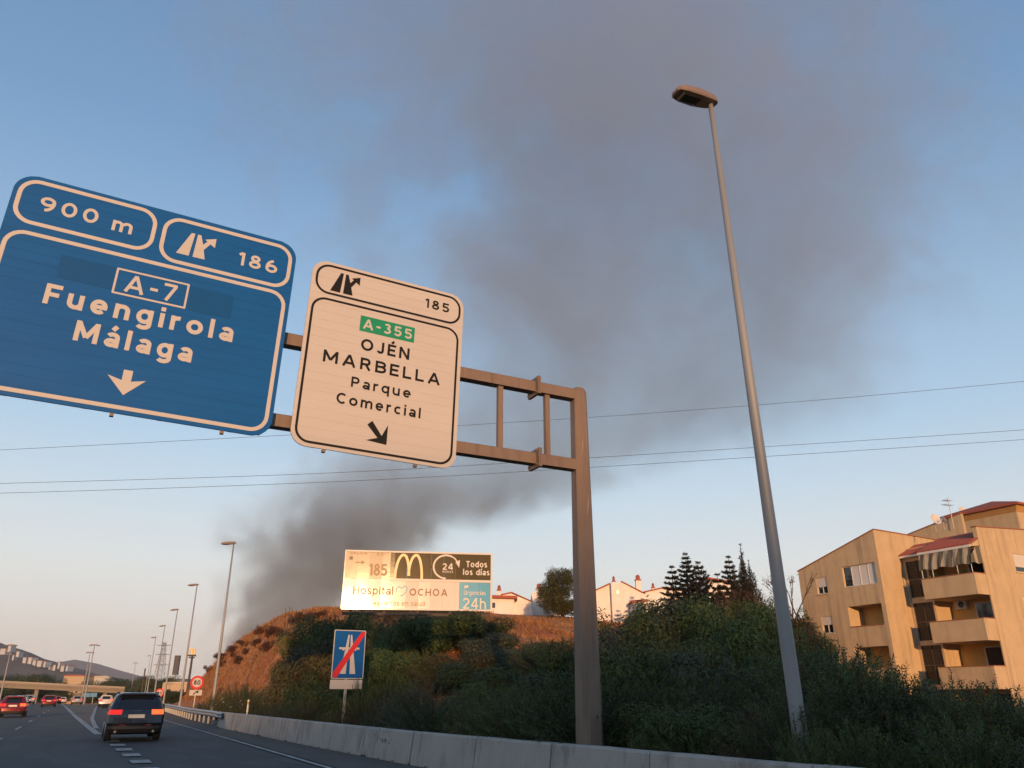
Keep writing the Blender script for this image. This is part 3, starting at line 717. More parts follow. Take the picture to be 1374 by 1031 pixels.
poly_mb(M_([(.18, .60), (.82, .60), (.82, .64), (.18, .64)]), -.0095, pm); poly_mb(M_([(.28, .575), (.35, .575), (.35, .60), (.28, .60)]), -.0095, pm); poly_mb(M_([(.65, .575), (.72, .575), (.72, .60), (.65, .60)]), -.0095, pm)
pm.build('pictogram', sign_white, ms)
poly_mb(M_([(.04, .03), (.17, .03), (.96, .90), (.96, .97), (.86, .97), (.04, .12)]), -.012).build('red_bar', sign_red, ms)
pl = MB(); pl.prism(rrect(-w_ / 2 - .02, w_ / 2 - .02, zb - .36, zb - .03, .03), 0, .025); pl.build('plate', sign_white, ms)
for dx in (-.02,):
    MB().box(dx - .05, dx + .05, .04, .09, -.1, zb + h_ - .1).build('post', galv, ms)

def speed_sign(px, py, rpx, s, label, plate):
    c = at_s(px, py, s); rad = rpx * .98 * c.y / 1130
    t = thing('speed_limit_sign', label, 'road sign', (c.x, s, ter(c.x, s)), group='speed limit signs')
    z = c.z - t.location.z
    def disc(r, y): return [(r * math.cos(2 * PI * i / 32), z + r * math.sin(2 * PI * i / 32)) for i in range(32)]
    MB().prism(disc(rad, 0), 0, .03).build('rim', sign_red, t)
    poly_mb(disc(rad * .70, 0), -.004).build('face', sign_white, t)
    text_mb('80', -rad * .48, rad * .48, z - rad * .33, rad * .66, -.008, w=.19).build('lettering', sign_black, t)
    if plate:
        pz = z - rad - .05
        MB().prism(rrect(-rad * .92, rad * .92, pz - rad * .8, pz, .03), 0, .025).build('plate', sign_white, t)
        a = MB(); poly_mb([(-.24, pz - .33), (-.18, pz - .38), (.10, pz - .16), (.05, pz - .11)], -.004, a); poly_mb([(-.06, pz - .09), (.24, pz - .06), (.16, pz - .27)], -.005, a)
        a.build('arrow', sign_black, t)
    MB().tube([(0, .06, -.1), (0, .06, z)], .045, 8).build('post', mat('warm_galvanised_post', (.46, .44, .42), rough=.5, metal=.2), t)
speed_sign(264.5, 916, 8.3, 75, 'round red-rimmed 80 speed limit sign with a white arrow plate, by the guardrail', True)
speed_sign(214, 930, 5.2, 118, 'small far 80 speed limit sign just right of the dark car roof', False)

# ------------------------------------------------------------------ billboard
FB = 50.0
c0, c1 = at_f(463, 739, FB - .7), at_f(660, 743.5, FB + .7)
b0, b1 = at_f(459.5, 815.5, FB - .7), at_f(659, 821, FB + .7)
base = (c0 + c1 + b0 + b1) / 4
wd = ((c1 - c0).length + (b1 - b0).length) / 2; hgt = ((c0 - b0).length + (c1 - b1).length) / 2
dv = (c1 - c0); rzb = math.atan2(dv.y, dv.x)
zbot = (b0.z + b1.z) / 2
bb = thing('billboard', 'wide hilltop billboard with golden M and hospital advert, glinting in the sun', 'billboard', (base.x, base.y, zbot), rzb)
SX = wd / 199.0; SZ = hgt / 78.0       # metres per photo pixel
def BX(px): return (px - 461.0 - 99.5) * SX + 0
def BZ(py): return (817.5 - py) * SZ + .0
def glossy(name, col, rough, strength):
    m = mat(name, col, rough=rough, var=.05, scale=.6, bump=strength, bscale=.9, coord='Object', spec=.14)
    for q_ in m.node_tree.nodes:
        if q_.bl_idname == 'ShaderNodeBump': q_.inputs['Distance'].default_value = .03
    return m
bb_white = glossy('billboard_white_vinyl', (.62, .57, .52), .10, .10)
bb_cream = glossy('billboard_cream_vinyl', (.50, .41, .30), .10, .10)
bb_brown = glossy('billboard_brown_vinyl', (.075, .056, .022), .12, .15)
bb_teal = glossy('billboard_teal_vinyl', (.05, .29, .47), .3, .2)
bb_gold = mat('billboard_gold_print', (.62, .46, .22), rough=.4, var=.05)
bb_grey = mat('billboard_grey_print', (.14, .10, .08), rough=.5, var=.1)
bb_pale = mat('billboard_faint_print', (.27, .17, .10), rough=.5, var=.1)
bb_red = mat('billboard_taupe_print', (.20, .09, .06), rough=.5, var=.1)
xL, xM, xR = -wd / 2, BX(521.5), wd / 2
zMid = BZ(777.5)
# face made of sheet-metal panels, each its own piece
rpan = random.Random(3)
edges = [xL + (xR - xL) * i / 12 for i in range(13)]
def panels(z0, z1, xa, xb, m):
    cuts = [xa] + [e for e in edges if xa + .12 < e < xb - .12] + [xb]
    for a, c in zip(cuts, cuts[1:]):
        dt, ds = rpan.uniform(-.006, .006), rpan.uniform(-.006, .006)
        MB().add([(a + .004, -.02 - dt, z0 + .004), (c - .004, -.02 + dt, z0 + .004), (c - .004, -.02 + dt - ds, z1 - .004), (a + .004, -.02 - dt - ds, z1 - .004), (a + .004, .05, z0 + .004), (c - .004, .05, z0 + .004), (c - .004, .05, z1 - .004), (a + .004, .05, z1 - .004)],
                 [(0, 1, 2, 3), (4, 7, 6, 5), (0, 4, 5, 1), (1, 5, 6, 2), (2, 6, 7, 3), (3, 7, 4, 0)]).build('panel', m, bb)
panels(zMid, hgt - .05, xL + .05, xM, bb_cream)
panels(zMid, hgt - .05, xM, xR - .06, bb_brown)
panels(.05, zMid, xL + .05, BX(616), bb_white)
panels(.05, zMid, BX(616), xR - .06, bb_teal)
fr = MB()
fr.box(xL, xR, -.07, .02, hgt - .07, hgt + .03); fr.box(xL, xR, -.07, .02, -.04, .06); fr.box(xL - .03, xL + .06, -.062, .02, -.042, hgt + .032); fr.box(xR - .07, xR + .03, -.062, .02, -.042, hgt + .032)
fr.box(xM, xR - .07, -.055, .02, zMid - .10, zMid + .05)
fr.build('frame', bb_white, bb)
yt = -.048
def bt(txt, x0, x1, pyb, cappx, m, w=.16):
    return text_mb(txt, BX(x0), BX(x1), BZ(pyb), cappx * SZ, yt, w).build('lettering', m, bb)
bt('SALIDA', 467, 490, 744.6, 4.6, bb_pale, .14); bt('EXIT', 503, 519, 745.2, 4.6, bb_pale, .14)
stroke_mb([(BX(475), BZ(755.5)), (BX(484), BZ(755.5))], .05, yt).build('arrow', bb_pale, bb)
poly_mb([(BX(483), BZ(758)), (BX(487.5), BZ(755.5)), (BX(483), BZ(752.5))], yt).build('arrow', bb_pale, bb)
poly_mb([(BX(466.5), BZ(752)), (BX(471), BZ(752)), (BX(471), BZ(747.5)), (BX(466.5), BZ(747.5))], yt).build('print_square', bb_grey, bb)
bt('185', 494, 517.5, 773, 16, bb_pale, .17)
# golden arches
arch = MB()
for cx_ in (539.3, 557.2):
    pass
def arc_leg(xo, xi, xt):
    out = []
    for i in range(15):
        t = i / 14; a = PI * .5 * t
        out.append((BX(xo + (xt - xo) * math.sin(a) ** 1.0 * 1.0), BZ(776.5 - 33.5 * (1 - math.cos(a)) ** .55 if False else 776.5 - 34.5 * math.sin(PI / 2 * t) ** .62)))
    return out
def half(xo, xt, top, bot):
    return [(BX(xo + (xt - xo) * (1 - math.cos(PI / 2 * i / 14))), BZ(bot - (bot - top) * math.sin(PI / 2 * i / 14))) for i in range(15)]
Mpath = half(528.5, 539, 743.8, 776.5) + half(547, 539, 743.8, 772.5)[::-1][1:]
stroke_mb(Mpath, .155, yt, arch)
Mpath2 = half(546.5, 556, 743.8, 772.5) + half(564.5, 556, 743.8, 776.5)[::-1][1:]
stroke_mb(Mpath2, .155, yt - .002, arch)
arch.build('golden_arches', bb_gold, bb)
rg = MB(); stroke_mb([(BX(597) + 17.0 * SX * math.cos(R(a)), BZ(759) + 16 * SZ * math.sin(R(a))) for a in range(62, 275, 8)], .11, yt, rg)
stroke_mb([(BX(597) + 17.0 * SX * math.cos(R(a)), BZ(759) + 16 * SZ * math.sin(R(a))) for a in range(30, 63, 8)], .08, yt - .0006, rg)
poly_mb([(BX(609.5), BZ(752)), (BX(616), BZ(749)), (BX(615), BZ(760))], yt - .001, rg)
rg.build('ring_arrow', bb_white, bb)
bt('24', 592, 606.5, 763.3, 9.2, bb_white, .18); bt('HORAS', 592.3, 607, 767.3, 3.0, bb_white, .16)
bt('Todos', 624.5, 653.5, 758.8, 8.6, bb_white, .18); bt('los días', 620.5, 657, 769.6, 8.4, bb_white, .18)
bt('Hospital', 474.5, 527, 798.4, 11, bb_grey, .13); bt('OCHOA', 549, 600, 799, 9.6, bb_red, .17)
hp = [(BX(x_), BZ(y_)) for x_, y_ in ((532, 795), (531.2, 790), (534.5, 787), (538.5, 789.5), (542.5, 786), (545.5, 789), (544.5, 794), (539, 799.5), (536.5, 799))]
stroke_mb(hp, .05, yt).build('heart_emblem', bb_teal, bb)
bt('expertos en salud', 502, 570, 812.6, 6.6, bb_pale, .10)
bt('Urgencias', 622.3, 652, 796.8, 6.2, bb_white, .12); bt('24h', 621, 652.5, 815.5, 14.5, bb_white, .14)
poly_mb([(BX(622.5), BZ(787.8)), (BX(628), BZ(787)), (BX(628), BZ(783.5)), (BX(622.5), BZ(784.5))], yt).build('emblem', bb_white, bb)
dsteel = mat('dark_steel', (.06, .045, .038), rough=.7, metal=.2)
for k in range(5):
    xx = xL + wd * (.06 + .22 * k)
    MB().box(xx - .09, xx + .09, .10, .28, -3.2, hgt - .2).build('support_post', dsteel, bb)
    MB().tube([(xx, .28, hgt * .6), (xx, 2.0, -2.4)], .06, 6).build('brace', dsteel, bb)
for zz in (-.28, hgt * .3, hgt * .75):
    MB().box(xL + .05, xR - .05, .04, .12, zz - .08, zz + .08).build('rail', dsteel, bb)

# ------------------------------------------------------------------ apartment block
plaster = streaked('ochre_plaster', (0.47, 0.345, 0.205), (.17, .125, .085), amt=.55, sx=1.9, sz=.16)
plaster_top = streaked('stained_ochre_plaster', (0.47, 0.345, 0.205), (.15, .115, .08), amt=.7, sx=2.4, sz=.13)
inner_pl = mat('loggia_plaster', (0.58, 0.36, 0.12), rough=.9, var=.08, scale=1.5)
tile_m = mat('red_roof_tile', (0.30, 0.075, 0.045), rough=.8, var=.25, scale=6)
coping = mat('terracotta_coping', (0.26, 0.10, 0.06), rough=.8, var=.2)
winglass = mat('window_glass', (0.02, 0.022, 0.025), rough=.06, var=.1, spec=.7)
dark_glass = mat('smoked_glazing', (0.014, 0.013, 0.012), rough=.25, var=.2, spec=.4)
wframe = mat('white_window_frame', (0.62, 0.60, 0.57), rough=.5)
shutter = mat('roller_shutter', (0.55, 0.50, 0.44), rough=.6, var=.06)
ap = thing('apartment_building', 'ochre plastered apartment block with loggias, balconies and red tile trim at the right edge', 'building', (49, 38, ter(49, 38)))
OX, OY, OZ = 49.0, 38.0, ter(49, 38)
def A(m, name='wall', parent=None, mbx=None): return mbx.build(name, m, parent or ap)
def wall_holes(u0, u1, z0, ztop, holes, place, thick, nrm):
    """wall in the (u, z) plane with rectangular holes; ztop(u) gives its upper edge; place(u, d, z) -> local point"""
    us = sorted(set([u0, u1] + [h[0] for h in holes] + [h[1] for h in holes])); mb = MB()
    def face(a, c, za, zb_, zc=None, zd=None):
        zc = zb_ if zc is None else zc
        mb.add([place(a, 0, za), place(c, 0, za), place(c, 0, zc), place(a, 0, zb_)], [(0, 1, 2, 3)])
    for a, c in zip(us, us[1:]):
        mid = (a + c) / 2
        hs = sorted([h for h in holes if h[0] <= mid <= h[1]], key=lambda h: h[2])
        z = z0
        for h in hs: face(a, c, z, h[2]); z = h[3]
        mb.add([place(a, 0, z), place(c, 0, z), place(c, 0, ztop(c)), place(a, 0, ztop(a))], [(0, 1, 2, 3)])
    for h in holes:                     # reveals
        a, c, za, zb_ = h[:4]; d = h[4]
        for p, q in (((a, za), (a, zb_)), ((a, zb_), (c, zb_)), ((c, zb_), (c, za)), ((c, za), (a, za))):
            mb.add([place(p[0], 0, p[1]), place(q[0], 0, q[1]), place(q[0], d, q[1]), place(p[0], d, p[1])], [(0, 1, 2, 3)])
    mb.add([place(u0, 0, ztop(u0)), place(u1, 0, ztop(u1)), place(u1, thick, ztop(u1)), place(u0, thick, ztop(u0))], [(0, 1, 2, 3)])
    return mb
def pa(x):                              # wall facing the road: u = y
    return lambda u, d, z: (x + d - OX, u - OY, z - OZ)
def pb(y):                              # wall facing the traffic: u = x
    return lambda u, d, z: (u - OX, y + d - OY, z - OZ)
topA1 = lambda u: 12.63 + (10.61 - 12.63) * (u - 38.0) / 7.45
bigs = [(38.36, 41.24, 8.93, 10.40, .28), (38.36, 41.24, 6.10, 7.55, 1.6), (38.36, 41.24, 3.27, 4.72, 1.6), (38.36, 41.24, .45, 1.9, 1.6)]
smalls = [(42.82, 43.80, z, z + 1.22, .16) for z in (8.68, 5.82, 2.96)]
wall_holes(38.0, 45.45, -1, topA1, bigs + smalls, pa(49.0), .3, None).build('wall', plaster_top, ap)
wall_holes(49.0, 51.58, -1, lambda u: 12.63 - .02 * (u - 49), [], pb(38.0), .3, None).build('wall', plaster, ap)
wall_holes(51.58, 56.5, 10.9, lambda u: 12.57 - .03 * (u - 51.58), [], pb(38.0), .3, None).build('wall', plaster, ap)
wall_holes(49.0, 62, -1, lambda u: 10.4, [], pb(45.45), .3, None).build('wall', plaster, ap)
def loc(x0, x1, y0, y1, z0, z1, name, m, parent=None):
    return MB().box(x0 - OX, x1 - OX, y0 - OY, y1 - OY, z0 - OZ, z1 - OZ).build(name, m, parent or ap)
# coping along the sloped gable and the return
MB().loft([[(48.93 - OX, 37.94 - OY, 12.63 - OZ + .01), (49.35 - OX, 37.94 - OY, 12.63 - OZ + .01), (49.35 - OX, 37.94 - OY, 12.70 - OZ), (48.93 - OX, 37.94 - OY, 12.70 - OZ)],
           [(48.93 - OX, 45.5 - OY, 10.60 - OZ + .01), (49.35 - OX, 45.5 - OY, 10.60 - OZ + .01), (49.35 - OX, 45.5 - OY, 10.67 - OZ), (48.93 - OX, 45.5 - OY, 10.67 - OZ)]]).build('coping', coping, ap)
MB().loft([[(49.36 - OX, 37.94 - OY, 12.635 - OZ), (49.36 - OX, 38.35 - OY, 12.635 - OZ), (49.36 - OX, 38.35 - OY, 12.70 - OZ), (49.36 - OX, 37.94 - OY, 12.70 - OZ)],
           [(56.5 - OX, 37.94 - OY, 12.44 - OZ), (56.5 - OX, 38.35 - OY, 12.44 - OZ), (56.5 - OX, 38.35 - OY, 12.50 - OZ), (56.5 - OX, 37.94 - OY, 12.50 - OZ)]]).build('coping', coping, ap)
# windows of the gable wall
for (a, c, z0, z1, d) in smalls:
    w = MB(); x = 49.0 + .10 - OX
    for q in ((a, c, z0, z0 + .06), (a, c, z1 - .05, z1), (a, a + .05, z0, z1), (c - .05, c, z0, z1), ((a + c) / 2 - .03, (a + c) / 2 + .03, z0, z1)):
        w.box(x, x + .05, q[0] - OY, q[1] - OY, q[2] - OZ, q[3] - OZ)
    wo = w.build('window', wframe, ap)
    loc(49.13, 49.15, a, c, z0, z1, 'pane', winglass, wo)
    sh = z0 + (z1 - z0) * (.42 if z0 > 8 else .5)
    loc(49.06, 49.09, a + .04, c - .04, sh, z1 - .01, 'shutter', shutter, wo)
    loc(48.94, 49.12, a - .05, c + .05, z0 - .07, z0 - .003, 'sill', plaster, wo)
# upper glazed loggia: four sliding panes, white curtains behind
a, c, z0, z1, d = bigs[0]
go = MB(); x = 49.0 + .12 - OX
for k in range(5):
    yy = a + (c - a) * k / 4; go.box(x, x + .06, max(a, yy - .03) - OY, min(c, yy + .03) - OY, z0 - OZ, z1 - OZ)
go.box(x, x + .06, a - OY, c - OY, z1 - .06 - OZ, z1 - OZ); go.box(x, x + .06, a - OY, c - OY, z0 - OZ, z0 + .06 - OZ)
gw = go.build('window', wframe, ap)
curtain = mat('pale_curtain', (.55, .53, .50), rough=.8, var=.12, scale=3, stretch=(1, 6, .2))
for k in range(4):
    ya, yb2 = a + (c - a) * k / 4 + .03, a + (c - a) * (k + 1) / 4 - .03
    loc(49.145 + .004 * (k % 2), 49.16 + .004 * (k % 2), ya, yb2, z0 + .06, z1 - .06, 'pane', curtain if k < 3 else winglass, gw)
loc(49.35, 49.4, a - .1, c + .1, z0 - .1, z1 + .1, 'back_panel', inner_pl, gw)
for (a, c, z0, z1, d) in bigs[1:]:
    loc(49.0 + d, 49.0 + d + .1, a - .2, c + .2, z0 - .6, z1 + .3, 'loggia_wall', inner_pl)
    dr = loc(49.0 + d - .03, 49.0 + d - .004, a + .3, a + 1.2, z0 - .5, z1 - .15, 'balcony_door', wframe)
    loc(49.0 + d - .05, 49.0 + d - .034, a + .4, a + 1.1, z0 - .2, z1 - .25, 'pane', winglass, dr)
    loc(48.95, 49.12, a, c, z0 + .004, z0 + .06, 'rail', coping)
# recessed bay with the balconies
X2, Y2 = 51.58, 32.07
gl = [(36.25, 37.80, z, z + 2.52, .12) for z in (7.96, 5.06, 2.22, -.6)]
rec = [(32.15, 36.1, 8.95, 10.55, 1.7), (32.15, 36.1, 6.12, 7.60, 1.7), (32.15, 36.1, 3.25, 4.78, 1.7), (32.15, 36.1, .40, 1.95, 1.7)]
wall_holes(Y2, 38.0, -1, lambda u: 10.75, gl + rec, pa(X2), .3, None).build('wall', plaster, ap)
for (a, c, z0, z1, d) in gl:
    gz = loc(X2 + .08, X2 + .10, a, c, z0, z1, 'glazing', dark_glass)
    mbq = MB()
    for k in range(3): mbq.box(X2 + .03 - OX, X2 + .078 - OX, a + (c - a) * k / 2 * .96 - OY, a + (c - a) * k / 2 * .96 + .05 - OY, z0 - OZ, z1 - OZ)
    mbq.box(X2 + .032 - OX, X2 + .076 - OX, a - OY, c - OY, z0 + 1.2 - OZ, z0 + 1.26 - OZ)
    mbq.build('frame', mat('dark_frame', (.05, .04, .035), rough=.5), gz)
    loc(X2 - .08, X2 - .004, 37.82, 37.97, z0 - .25, z0 + .9, 'downpipe_guard', mat('grey_green_metal', (.22, .25, .24), rough=.6))
for (a, c, z0, z1, d) in rec:
    loc(X2 + d, X2 + d + .1, a - .02, c + .2, z0 - 1.0, z1 + .2, 'loggia_wall', inner_pl)
    dr = loc(X2 + d - .03, X2 + d - .004, a + .9, a + 2.2, z0 - .9, z1 - .2, 'balcony_door', wframe)
    loc(X2 + d - .05, X2 + d - .034, a + 1.0, a + 2.1, z0 - .2, z1 - .3, 'pane', winglass, dr)
for zt in (8.94, 6.11, 3.24, .4):
    bal = MB(); xb = 50.38
    bal.box(xb - OX, xb + .12 - OX, Y2 + .03 - OY, 35.92 - OY, zt - 1.33 - OZ, zt - OZ)
    bal.box(xb + .12 - OX, X2 - .002 - OX, Y2 + .032 - OY, Y2 + .15 - OY, zt - 1.33 - OZ, zt - OZ)
    bal.box(xb + .12 - OX, X2 - .002 - OX, 35.80 - OY, 35.918 - OY, zt - 1.33 - OZ, zt - OZ)
    bal.box(xb + .12 - OX, X2 + .05 - OX, Y2 + .15 - OY, 35.80 - OY, zt - 1.328 - OZ, zt - 1.18 - OZ)
    bo = bal.build('balcony', plaster, ap)
    cp = MB(); cp.box(xb - .04 - OX, xb + .16 - OX, Y2 - OY, 35.95 - OY, zt + .004 - OZ, zt + .05 - OZ); cp.box(xb + .16 - OX, X2 - .003 - OX, Y2 - OY, Y2 + .18 - OY, zt + .004 - OZ, zt + .05 - OZ)
    cp.build('coping', coping, bo)
# tiled canopy over the top balcony
for ya, yb_, RX0, ze, nt_ in ((32.09, 36.05, 50.55, 10.80, 17), (36.05, 38.0, 51.2, 10.88, 8)):
    RX1, zr = 53.2, 11.95 if ya < 36 else 11.8
    for k in range(nt_):
        y0 = ya + (yb_ - ya) * k / nt_; yc = y0 + .12; loops = []
        for xx, zz in ((RX0, ze), (RX1, zr)):
            loops.append([(xx - OX, yc + .112 * math.cos(PI * q / 5) - OY, zz - OZ + .10 * math.sin(PI * q / 5)) for q in range(6)])
        MB().loft(loops).build('roof_tile', tile_m, ap)
    loc(RX0 + .02, RX0 + .09, ya + .02, yb_ - .03, ze - .16, ze - .005, 'fascia', wframe)
    MB().loft([[(RX0 + .095 - OX, y - OY, ze - .02 - OZ), (RX1 - OX, y - OY, zr - .04 - OZ), (RX1 - OX, y - OY, 10.80 - OZ), (X2 - OX, y - OY, 10.78 - OZ), (RX0 + .095 - OX, y - OY, ze - .12 - OZ)] for y in (ya + .03, yb_ - .02)]).build('canopy_slab', plaster, ap)
# striped awning round the top balcony
aw = bpy.data.materials.new('striped_awning_cloth'); aw.use_nodes = True
nt = aw.node_tree; bsd = nt.nodes['Principled BSDF']; bsd.inputs['Roughness'].default_value = .9
tc = nd(nt, 'ShaderNodeTexCoord'); wv = nd(nt, 'ShaderNodeTexWave'); wv.bands_direction = 'DIAGONAL'; wv.inputs['Scale'].default_value = .55; wv.inputs['Distortion'].default_value = .15
mpn = nd(nt, 'ShaderNodeMapping'); mpn.inputs['Scale'].default_value = (1.6, 1.6, 0)
nt.links.new(tc.outputs['Object'], mpn.inputs[0]); nt.links.new(mpn.outputs[0], wv.inputs['Vector'])
rp = nd(nt, 'ShaderNodeValToRGB'); rp.color_ramp.interpolation = 'CONSTANT'; rp.color_ramp.elements[0].color = (.10, .085, .06, 1); rp.color_ramp.elements[1].position = .5; rp.color_ramp.elements[1].color = (.34, .29, .21, 1)
nt.links.new(wv.outputs[0], rp.inputs[0]); nt.links.new(rp.outputs[0], bsd.inputs['Base Color'])
am = MB(); xb = 50.36; loops = []
for i in range(33):
    y = 35.95 + (32.1 - 35.95) * i / 32; wob = .03 * math.sin(i * 1.3); sag = .06 * math.sin(i * .55)
    loops.append([(50.62 - OX, y - OY, 10.68 - OZ), (50.55 + wob - OX, y - OY, 10.35 - OZ), (50.46 + wob - OX, y - OY, 10.0 - OZ), (50.40 + wob * 1.5 - OX, y - OY, 9.55 + sag - OZ)])
am.loft(loops, cap=False, closed=False)
am.build('awning', aw, ap)
am = MB(); loops = []
for i in range(9):
    x = 50.42 + (51.56 - 50.42) * i / 8; wob = .03 * math.sin(i * 1.4)
    loops.append([(x - OX, 32.12 + wob - OY, min(10.72, 10.0 + (x - 50.42) * 1.0) - OZ), (x - OX, 32.10 + wob - OY, 9.6 + .05 * math.sin(i) - OZ)])
am.loft(loops, cap=False, closed=False); am.build('awning', aw, ap)
for y in (32.2, 33.2, 35.0, 35.8):
    MB().tube([(50.44 - OX, y - OY, 8.98 - OZ), (50.44 - OX, y - OY, 9.55 - OZ)], .022, 6).build('awning_post', wframe, ap)
plm = leafmat('potted_leaves', (.05, .045, .03))
# right wing facing the traffic
wall_holes(51.58, 64, -1, lambda u: 12.02 + .05 * (u - 51.58), [(55.0, 56.6, 9.30, 10.52, .18), (55.0, 56.6, 6.43, 7.65, .18), (55.0, 56.6, 3.56, 4.8, .18)], pb(Y2), .3, None).build('wall', plaster_top, ap)
MB().loft([[(51.52 - OX, Y2 - .05 - OY + e, 12.03 - OZ + h), (64 - OX, Y2 - .05 - OY + e, 12.65 - OZ + h), (64 - OX, Y2 + .35 - OY + e, 12.65 - OZ + h), (51.52 - OX, Y2 + .35 - OY + e, 12.03 - OZ + h)] for e, h in ((0, 0), (0, .07))]).build('coping', coping, ap)
MB().loft([[(X2 - OX + .005, y - OY, 10.80 - OZ), (X2 + .28 - OX, y - OY, 10.80 - OZ), (X2 + .28 - OX, y - OY, 12.02 - OZ), (X2 - OX + .005, y - OY, 12.02 - OZ)] for y in (32.075, 32.36)]).build('wall', plaster, ap)
for z0 in (9.30, 6.43, 3.56):
    wo = loc(55.0, 56.6, Y2 + .09, Y2 + .12, z0, z0 + 1.22, 'window', wframe)
    loc(55.1, 56.5, Y2 + .07, Y2 + .086, z0 + .06, z0 + 1.16, 'pane', winglass, wo)
    loc(55.04, 56.56, Y2 + .03, Y2 + .06, z0 + .34, z0 + 1.21, 'shutter', shutter, wo)
    loc(54.9, 56.7, Y2 - .06, Y2 + .1, z0 - .08, z0 - .004, 'sill', plaster, wo)
# back gable and stair tower on the roof
MB().loft([[(57 - OX + d, 41.8 - OY, 11 - OZ), (57 - OX + d, 36.4 - OY, 11 - OZ), (57 - OX + d, 36.4 - OY, 14.28 - OZ), (57 - OX + d, 41.8 - OY, 13.35 - OZ)] for d in (0, .3)]).build('roof_wall', plaster, ap)
MB().loft([[(56.94 - OX, y - OY, z - OZ + .005), (57.36 - OX, y - OY, z - OZ + .005), (57.36 - OX, y - OY, z - OZ + .075), (56.94 - OX, y - OY, z - OZ + .075)] for y, z in ((36.36, 14.287), (41.85, 13.341))]).build('coping', coping, ap)
MB().add([(49.3 - OX, 38.3 - OY, 12.0 - OZ), (49.3 - OX, 45.4 - OY, 10.3 - OZ), (62 - OX, 45.4 - OY, 10.9 - OZ), (62 - OX, 38.3 - OY, 12.3 - OZ)], [(0, 3, 2, 1)]).build('roof', coping, ap)
loc(52.2, 64, 32.4, 38.3, 10.9, 11.5, 'roof_slab', plaster)
TX, TY0, TY1 = 60.0, 34.0, 39.2
tw = MB(); tw.box(TX - OX, 68 - OX, TY0 - OY, TY1 - OY, 11.4 - OZ, 14.72 - OZ); two = tw.build('stair_tower', plaster, ap)
loc(TX - .012, TX - .003, 36.0, 37.0, 12.95, 13.35, 'vent', dark_glass, two)
tr = MB(); e = .55
P = [(TX - e, TY0 - e), (68 + e, TY0 - e), (68 + e, TY1 + e), (TX - e, TY1 + e)]
tr.loft([[(x - OX, y - OY, 14.73 - OZ) for x, y in P], [(x - OX, y - OY, 14.90 - OZ) for x, y in P], [(TX + 1.6 - OX, 36.5 - OY, 15.75 - OZ), (66.4 - OX, 36.5 - OY, 15.75 - OZ), (66.4 - OX, 36.7 - OY, 15.75 - OZ), (TX + 1.6 - OX, 36.7 - OY, 15.75 - OZ)]])
tr.build('roof', tile_m, two)
cn = MB(); P2 = [(TX - .3, TY0 - .3), (68.3, TY0 - .3), (68.3, TY1 + .3), (TX - .3, TY1 + .3)]; P3 = [(TX - .02, TY0 - .02), (68.02, TY0 - .02), (68.02, TY1 + .02), (TX - .02, TY1 + .02)]
cn.loft([[(x - OX, y - OY, 14.30 - OZ) for x, y in P3], [(x - OX, y - OY, 14.725 - OZ) for x, y in P2]]); cn.build('cornice', mat('ochre_trim', (.46, .25, .09), rough=.85, var=.1), two)
POTS = []
# things on the balconies
ac = thing('air_conditioner', 'white air conditioning unit on the back wall of the middle balcony', 'air conditioner', (X2 + 1.68, 35.2, 7.05))
MB().cbox(-.34, 0, -.42, .42, 0, .56, .02).build('casing', wframe, ac)
MB().tube([(-.345, -.1, .28), (-.352, -.1, .28)], .22, 16).build('fan_grille', dark_glass, ac)
for yq, hq, lb in ((33.0, .55, 'small dark potted plant on the top balcony, nearest the right end'), (34.2, .42, 'low potted plant in the middle of the top balcony parapet'), (35.2, .62, 'dark potted plant on the top balcony beside the glazed strip')):
    pt = thing('potted_plant', lb, 'plant', (50.72, yq, 8.82 - .85), group='potted plants on the top balcony')
    MB().tube([(0, 0, 0), (0, 0, .62), (0, 0, .8)], [.11, .15, .17], 10).build('pot', coping, pt)
    POTS.append((pt, hq))
# satellite dishes and aerial stand on the roof
dish_m = mat('dish_enamel', (.55, .50, .46), rough=.4, var=.1)
def dish(px, py, F, rad, lb, yawd):
    p = at_f(px, py, F); t = thing('satellite_dish', lb, 'satellite dish', (p.x, p.y, p.z - rad - .5), group='satellite dishes on the roof')
    mb = MB(); loops = []
    for k in range(6):
        r = rad * k / 5 + .01; loops.append([(r * math.cos(2 * PI * i / 20), .25 * (r / rad) ** 2 * -1 * rad + .12, r * math.sin(2 * PI * i / 20)) for i in range(20)])
    mb.loft(loops, cap=False); d = mb.build('reflector', dish_m, t, smooth=True); d.location = (0, 0, rad + .5); d.rotation_euler = (R(-20), 0, R(yawd))
    MB().tube([(0, .18, 0), (0, .18, rad + .5)], .04, 8).build('mast', galv, t)
    MB().tube([(0, .1, rad + .1), (0, -.4, rad + .45)], .02, 6).build('feed_arm', galv, t)
dish(1256, 696.5, 55.5, .40, 'pale satellite dish on the roof left of the tower, largest of the three', -15)
dish(1267.5, 697, 56.5, .24, 'small dark satellite dish just right of the large pale one', 60)
dish(1293, 686, 63.5, .42, 'satellite dish peeping over the eave of the roof tower', -10)
p = at_f(1276, 690, 59)
ae = thing('tv_aerial', 'thin television aerial standing on the roof beside the tower', 'aerial', (p.x, p.y, 13.2))
hz_ = at_f(1269, 668, 59).z - 13.2
MB().tube([(0, 0, 0), (0, 0, hz_)], .03, 6).build('mast', galv, ae)
for zz, L_ in ((hz_ - .25, .55), (hz_ - .6, .7)):
    MB().tube([(-L_, .1, zz), (L_ * .4, -.05, zz)], .014, 5).build('boom', galv, ae)
    for k in range(6):
        q = -L_ + L_ * 1.3 * k / 5
        MB().tube([(q, -.22, zz), (q, .22, zz)], .010, 4).build('element', galv, ae)

